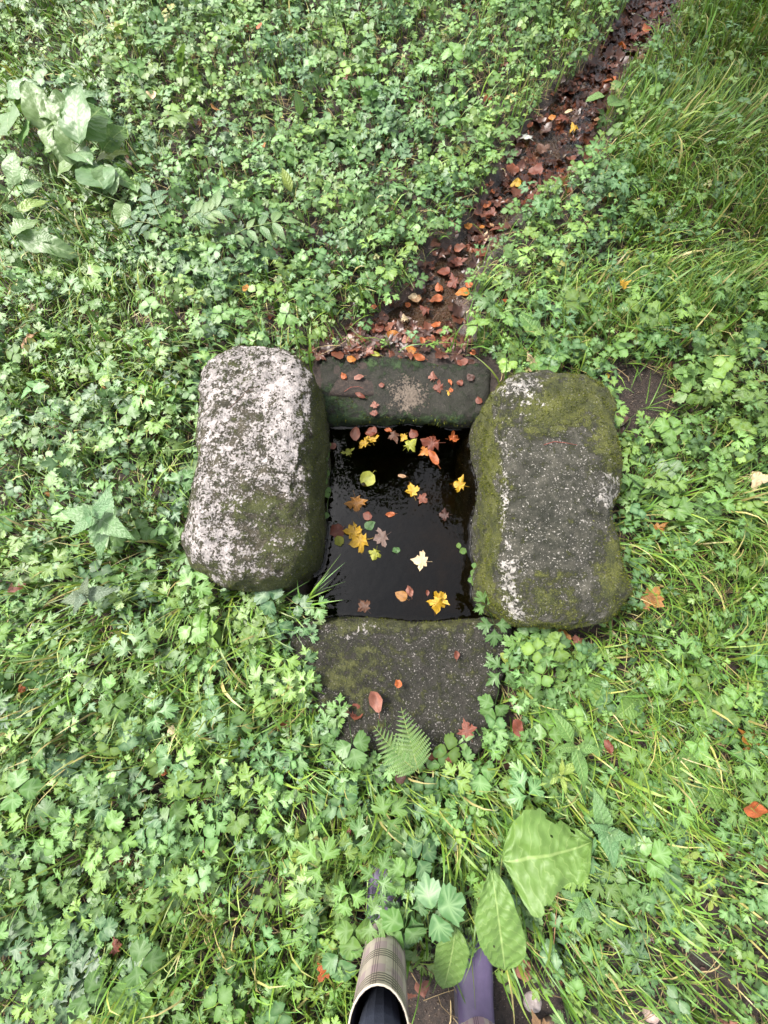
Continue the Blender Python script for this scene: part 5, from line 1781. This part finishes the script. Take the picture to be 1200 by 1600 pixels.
def boot(x, y_toe, rotz_, lean, back=.0):
    """boot with the toe at (x, y_toe), pointing to +y; the foot is the boot's own mesh, the rest its parts"""
    L = .275
    prof = [(0, .036, .012, .085), (.02, .044, .006, .105), (.07, .047, .004, .125), (.105, .048, .004, .122), (.145, .050, .004, .100), (.185, .055, .004, .080), (.222, .056, .005, .066), (.250, .047, .008, .052), (.266, .030, .012, .04), (.275, .012, .016, .032)]
    pw = lambda v, e: abs(v) ** e * (1 if v > 0 else -1)
    rings = []
    for s, hw, z0, z1 in prof:
        cz, rz = (z0 + z1) / 2, (z1 - z0) / 2
        rings.append([Vector((hw * pw(math.cos(a), .85), s - L, cz + rz * pw(math.sin(a), .8))) for a in [2 * PI * k_ / 24 for k_ in range(24)]])
    b = link('boot', loft(rings, M_purple, 'boot'), pers, Vector((x, y_toe, 0)) - pers.location, (0, 0, rotz_))
    so = [[Vector((hw * 1.06 * sg, s - L, z)) for sg, z in ((-1, -.002), (-1, .014), (1, .014), (1, -.002))] for s, hw, z0, z1 in prof]
    link('sole', loft(so, M_sole, 'sole'), b)
    cy0 = -L + .100 - back
    H0, H1, RX, RY = .085, .345, .067, .090
    sh = []
    for i in range(17):
        t_ = i / 16
        z = H0 + (H1 - H0) * t_
        sh.append(ell(lean[0] * t_, cy0 + lean[1] * t_, z, .054 + (RX - .054) * t_ ** .8, .060 + (RY - .060) * t_))
    link('shaft', loft(sh, M_plaid, 'shaft', cap=False), b)
    rim = []
    for k_ in range(7):
        a, rr = PI * k_ / 6, .0024
        rim.append(ell(lean[0], cy0 + lean[1], H1 + rr * math.sin(a), RX + rr * math.cos(a), RY + rr * math.cos(a)))
    link('rim', loft(rim, M_rim, 'rim', cap=False), b)
    inner = [ell(lean[0] * (1 - f), cy0 + lean[1] * (1 - f), H1 - .001 - f * .2, RX - .005 - f * .02, RY - .005 - f * .036) for f in (0, .5, 1)]
    link('lining', loft(inner[::-1], M_sole, 'lining', cap=False), b)
    return Vector((x, y_toe, 0)) + Matrix.Rotation(rotz_, 3, 'Z') @ Vector((lean[0], cy0 + lean[1], H1))


LB = boot(at(598, 1345, .04).x, at(600, 1345, .04).y, .04, (-.014, .014))
RB = boot(at(738, 1462, .04).x, at(737, 1462, .04).y, -.02, (-.01, -.02), .022)

# trouser legs and hips: one skinned body
bm_v = [(.12, -1.02, .92), (.12, -1.03, 1.02), (.03, -1.01, .86), (LB.x + .02, LB.y - .045, .52), (LB.x, LB.y - .014, .36), (LB.x + .006, LB.y - .022, .22),
        (.21, -1.04, .86), (RB.x - .005, RB.y + .0, .52), (RB.x, RB.y - .01, .36), (RB.x, RB.y - .012, .22)]
bm_e = [(0, 1), (0, 2), (2, 3), (3, 4), (4, 5), (0, 6), (6, 7), (7, 8), (8, 9)]
rad = [(.13, .1), (.14, .1), (.085, .085), (.062, .062), (.064, .064), (.036, .036), (.085, .085), (.066, .066), (.064, .064), (.036, .036)]
sm = bpy.data.meshes.new('trousers')
sm.from_pydata([Vector(v) - pers.location for v in bm_v], bm_e, [])
sm.materials.append(M_navy)
so = link('trousers', sm, pers)
sk = so.modifiers.new('skin', 'SKIN')
for i, r2 in enumerate(rad):
    sm.skin_vertices[0].data[i].radius = r2
sm.skin_vertices[0].data[0].use_root = True
ss = so.modifiers.new('subdivision', 'SUBSURF')
ss.levels = ss.render_levels = 2

# ------------------------------------------------------------------ the tree whose crown the water mirrors
tb = Vector((1.9, 5.6, 0))
t = empty('overhanging_tree', tb, 'broadleaf tree leaning over the spring, mirrored dark in its water', 'tree')
limbs = [[(0, 0, -.1), (-.1, -.1, 2), (-.5, -.5, 4), (-1.0, -1.1, 6.2), (-1.6, -2.0, 8.0)], [(-.3, -.3, 3), (-1.2, -1.6, 4.6), (-2.0, -2.8, 5.6)], [(-.5, -.5, 4), (.2, -1.6, 5.4), (.1, -2.8, 6.2)], [(-.6, -.7, 4.6), (-1.9, -.8, 6.0), (-2.8, -1.4, 6.8)]]
for i, l in enumerate(limbs):
    r0 = .19 if i == 0 else .07
    V, T, M = tube(l, [r0 * (1 - .75 * k_ / (len(l) - 1)) for k_ in range(len(l))], 9)
    link('trunk' if i == 0 else 'branch', mesh_from('trunk' if i == 0 else 'branch', V, T, mat=M_barktree), t)
T_can = [fan_leaf(HALF_R, .45, False, .1, .2, 0, s) for s in range(4)]
cl = []
r = np.random.default_rng(77)
for l in limbs:
    for k_ in range(14):
        f = r.uniform(.45, 1.0) * (len(l) - 1)
        i = min(int(f), len(l) - 2)
        c0 = Vector(l[i]).lerp(Vector(l[i + 1]), f - i)
        cl.append((c0.x + r.normal(0, .55), c0.y + r.normal(0, .55), c0.z + r.normal(0, .4)))
cl = np.array(cl)
n = 13000
ci = cl[r.integers(0, len(cl), n)]
pts = ci + r.normal(0, 1, (n, 3)) * np.array([.38, .38, .2])
R = frames(r.uniform(0, 2 * PI, n), np.abs(r.normal(0, .5, n)), r.uniform(0, 2 * PI, n), r.uniform(.10, .17, n))
me = scatter_mesh('crown', T_can, R, pts, r.random(n), r.random(n), M_canopy)
cr = link('crown', me, t)
cr['kind'] = 'stuff'
